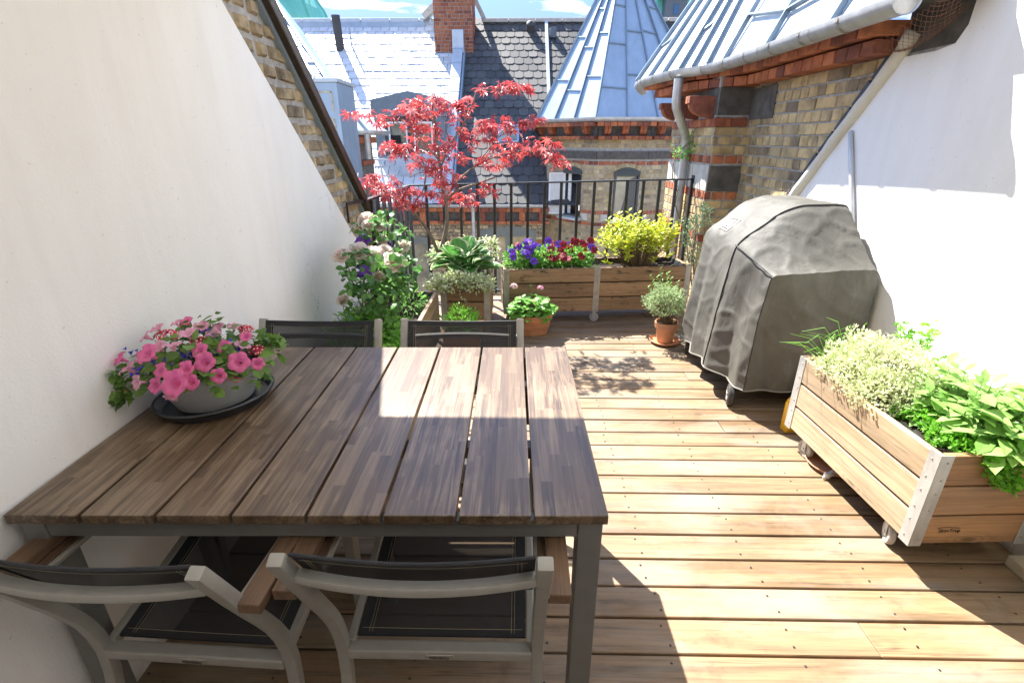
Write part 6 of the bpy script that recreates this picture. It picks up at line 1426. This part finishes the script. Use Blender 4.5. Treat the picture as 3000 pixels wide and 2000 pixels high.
pet=[(600,1060,1.26,TM,1.15,(.15,-.8,.5)),(585,1025,1.30,TM,.95,(0,-.6,.75)),(700,1060,1.30,TM,1.1,(.3,-.8,.45)),(755,1065,1.36,TM,.75,(.7,-.7,.3)),(510,1122,1.16,TM,1.35,(-.1,-.85,.45)),(430,1035,1.24,TM,1.1,(-.2,-.6,.7)),(375,1075,1.26,TP_,1.0,(-.5,-.2,.8)),
 (548,975,1.36,TP_,1.0,(0,-.25,1)),(590,955,1.42,TP_,.95,(.1,-.3,.9)),(505,1010,1.30,TP_,1.1,(-.1,.1,1)),(625,975,1.42,TP_,.9,(.3,-.2,.9)),(685,955,1.50,TP_,.8,(.2,-.1,1)),(425,985,1.34,TP_,.75,(-.6,-.3,.6)),(710,1010,1.42,TP_,.9,(.4,.1,.9)),(515,945,1.40,TP_,.6,(-.3,-.2,.9)),(462,1015,1.30,TP_,.85,(-.2,-.5,.8)),(655,1015,1.36,TM,.8,(.1,-.6,.7)),(545,1080,1.22,TM,.9,(-.1,-.8,.5)),(470,1085,1.2,TM,.9,(-.3,-.7,.5)),(640,955,1.46,TP_,.8,(0,-.3,.9)),(400,1120,1.2,TP_,.8,(-.4,-.7,.3)),(455,1130,1.18,TM,.9,(-.2,-.8,.4)),(560,1120,1.2,TM,.85,(.1,-.8,.4)),(640,1100,1.25,TM,.9,(.2,-.8,.4)),(690,1100,1.30,TM,.8,(.4,-.7,.4)),(350,1050,1.28,TM,.8,(-.5,-.5,.6)),(720,985,1.44,TM,.8,(.2,-.5,.8)),(545,940,1.42,TM,.75,(-.1,-.4,.9)),(460,960,1.36,TP_,.75,(-.3,-.3,.9)),(500,1165,1.15,TP_,.75,(0,-.7,-.5))]
tips=[];roots=[]
for x,y,d,m,s,n in pet:
    p=onY(x,y,d-.03); n=Vector(n).normalized(); place('petunia_flower',m,pf,p-po,frame(n.orthogonal(),n),s*rng.uniform(.68,.86)); tips.append(p-n*.033*s); roots.append(BC+Vector((rng.uniform(-.08,.08),rng.uniform(-.08,.08),.09)))
mb=MB();sg=MB();P=[];D=[];N=[];Z=[]
for i in range(270):
    a=rng.uniform(0,2*PI); r=math.sqrt(rng.random()); p=BC+Vector((.178*r*math.cos(a),.185*r*math.sin(a),.135+.105*(1-r*r)*rng.uniform(.3,1.1)-(.035*max(0,r-.8)/.2)*rng.random()))
    if p.x<-1.11: p.x=-1.11
    P.append(p); D.append((math.cos(a)+rng.gauss(0,.5),math.sin(a)+rng.gauss(0,.5),-.15+rng.gauss(0,.35))); N.append((math.cos(a)*.5+rng.gauss(0,.4),math.sin(a)*.5-.2+rng.gauss(0,.4),1)); Z.append(rng.uniform(.024,.044))
scat(mb,T_WIDE,P3d(P),np.array(D),np.array(N),np.array(Z)); stems(sg,roots,tips,.0022,.015)
rel(mb.build('foliage',M['l_pet'],pf,fix=False),po); rel(sg.build('stems',M['stem'],pf,fix=False),po)
vb=plant('verbena_plants','crimson verbena heads with cream centres among the pink petunias','flowers',BC+Vector((0,0,.09)),'flowers in the zinc bowl'); 
tips=[];roots=[]
for x,y,d,s in ((490,975,1.34,1.15),(590,995,1.34,1.1),(718,957,1.46,.85),(752,1018,1.42,.9),(670,1035,1.36,.6),(345,1110,1.26,.6),(360,1140,1.24,.5)):
    p=onY(x,y,d); q=MB(); k=int(30*s); dd=rv(k); dd/=np.linalg.norm(dd,axis=1,keepdims=True); dd[:,2]=np.abs(dd[:,2])*.9; dd[:,1]-=.25; pos=np.array(p)[None]+dd*np.array([.026,.026,.018])*s; up_=dd+np.array([0,-.2,.4]); ax=np.cross(up_,rv(k)); scat(q,floret(5,.0085),pos,ax,up_,np.full(k,1.0),0); scat(q,floret(4,.0032),pos+up_*.0026,ax,up_,np.full(k,1.0),1); o=q.build('flower_head',[M['p_verb'],M['p_verbw']],vb,fix=False); rel(o,po); tips.append(p); roots.append(BC+Vector((0,0,.09)))
q=MB(); stems(q,roots,tips,.002,.02); rel(q.build('stems',M['stem'],vb,fix=False),po)
mb=MB(); P=[];D=[]
for cx,cyy,d,n in ((345,1150,1.22,16),(340,1110,1.24,10),(790,990,1.45,16),(800,1010,1.45,10),(760,1095,1.36,6),(620,935,1.45,10),(760,980,1.46,14),(330,1080,1.26,8)):
    for _ in range(n): P.append(onY(cx+rng.gauss(0,16),cyy+rng.gauss(0,16),d)); D.append((rng.gauss(.3 if cx>600 else -.4,.7),-.4,rng.gauss(0,.5)))
P=P3d(P);P[:,0]=np.maximum(P[:,0],-1.11); scat(mb,T_SERR,P,np.array(D),up(len(P),.6),nr.uniform(.03,.055,len(P))); rel(mb.build('foliage',M['l_pet'],vb,fix=False),po)
q=MB(); stems(q,[BC+Vector((0,0,.1))]*4,[onY(800,995,1.45),onY(345,1145,1.22),onY(620,940,1.45),onY(760,985,1.46)],.002,.03); rel(q.build('trailing_stems',M['stem'],vb,fix=False),po)
lbp=plant('lobelia_plant','tiny deep blue lobelia flowers between the petunias','flowers',BC+Vector((0,0,.09)),'flowers in the zinc bowl'); q=MB(); P=[]
for cx,cyy,d,n in ((640,1010,1.36,46),(530,1035,1.28,16),(560,970,1.36,14),(400,1020,1.28,8),(480,1050,1.24,8),(680,1015,1.38,14),(395,1085,1.22,8),(600,965,1.38,10)):
    for _ in range(n): P.append(onY(cx+rng.gauss(0,17),cyy+rng.gauss(0,12),d+rng.gauss(0,.01)))
n=len(P); dd=rv(n,.4)+np.array([0,-.7,.6]); scat(q,floret(3,.0075),P3d(P),np.cross(dd,rv(n)),dd,nr.uniform(.8,1.2,n)); rel(q.build('flowers',M['p_lob'],lbp,fix=False),po)
q=MB(); P=P3d(P); scat(q,T_NEEDLE,P-np.array([0,0,.012]),rv(n)+np.array([0,0,.8]),rv(n),nr.uniform(.015,.03,n)); rel(q.build('foliage',M['l_pet'],lbp,fix=False),po)
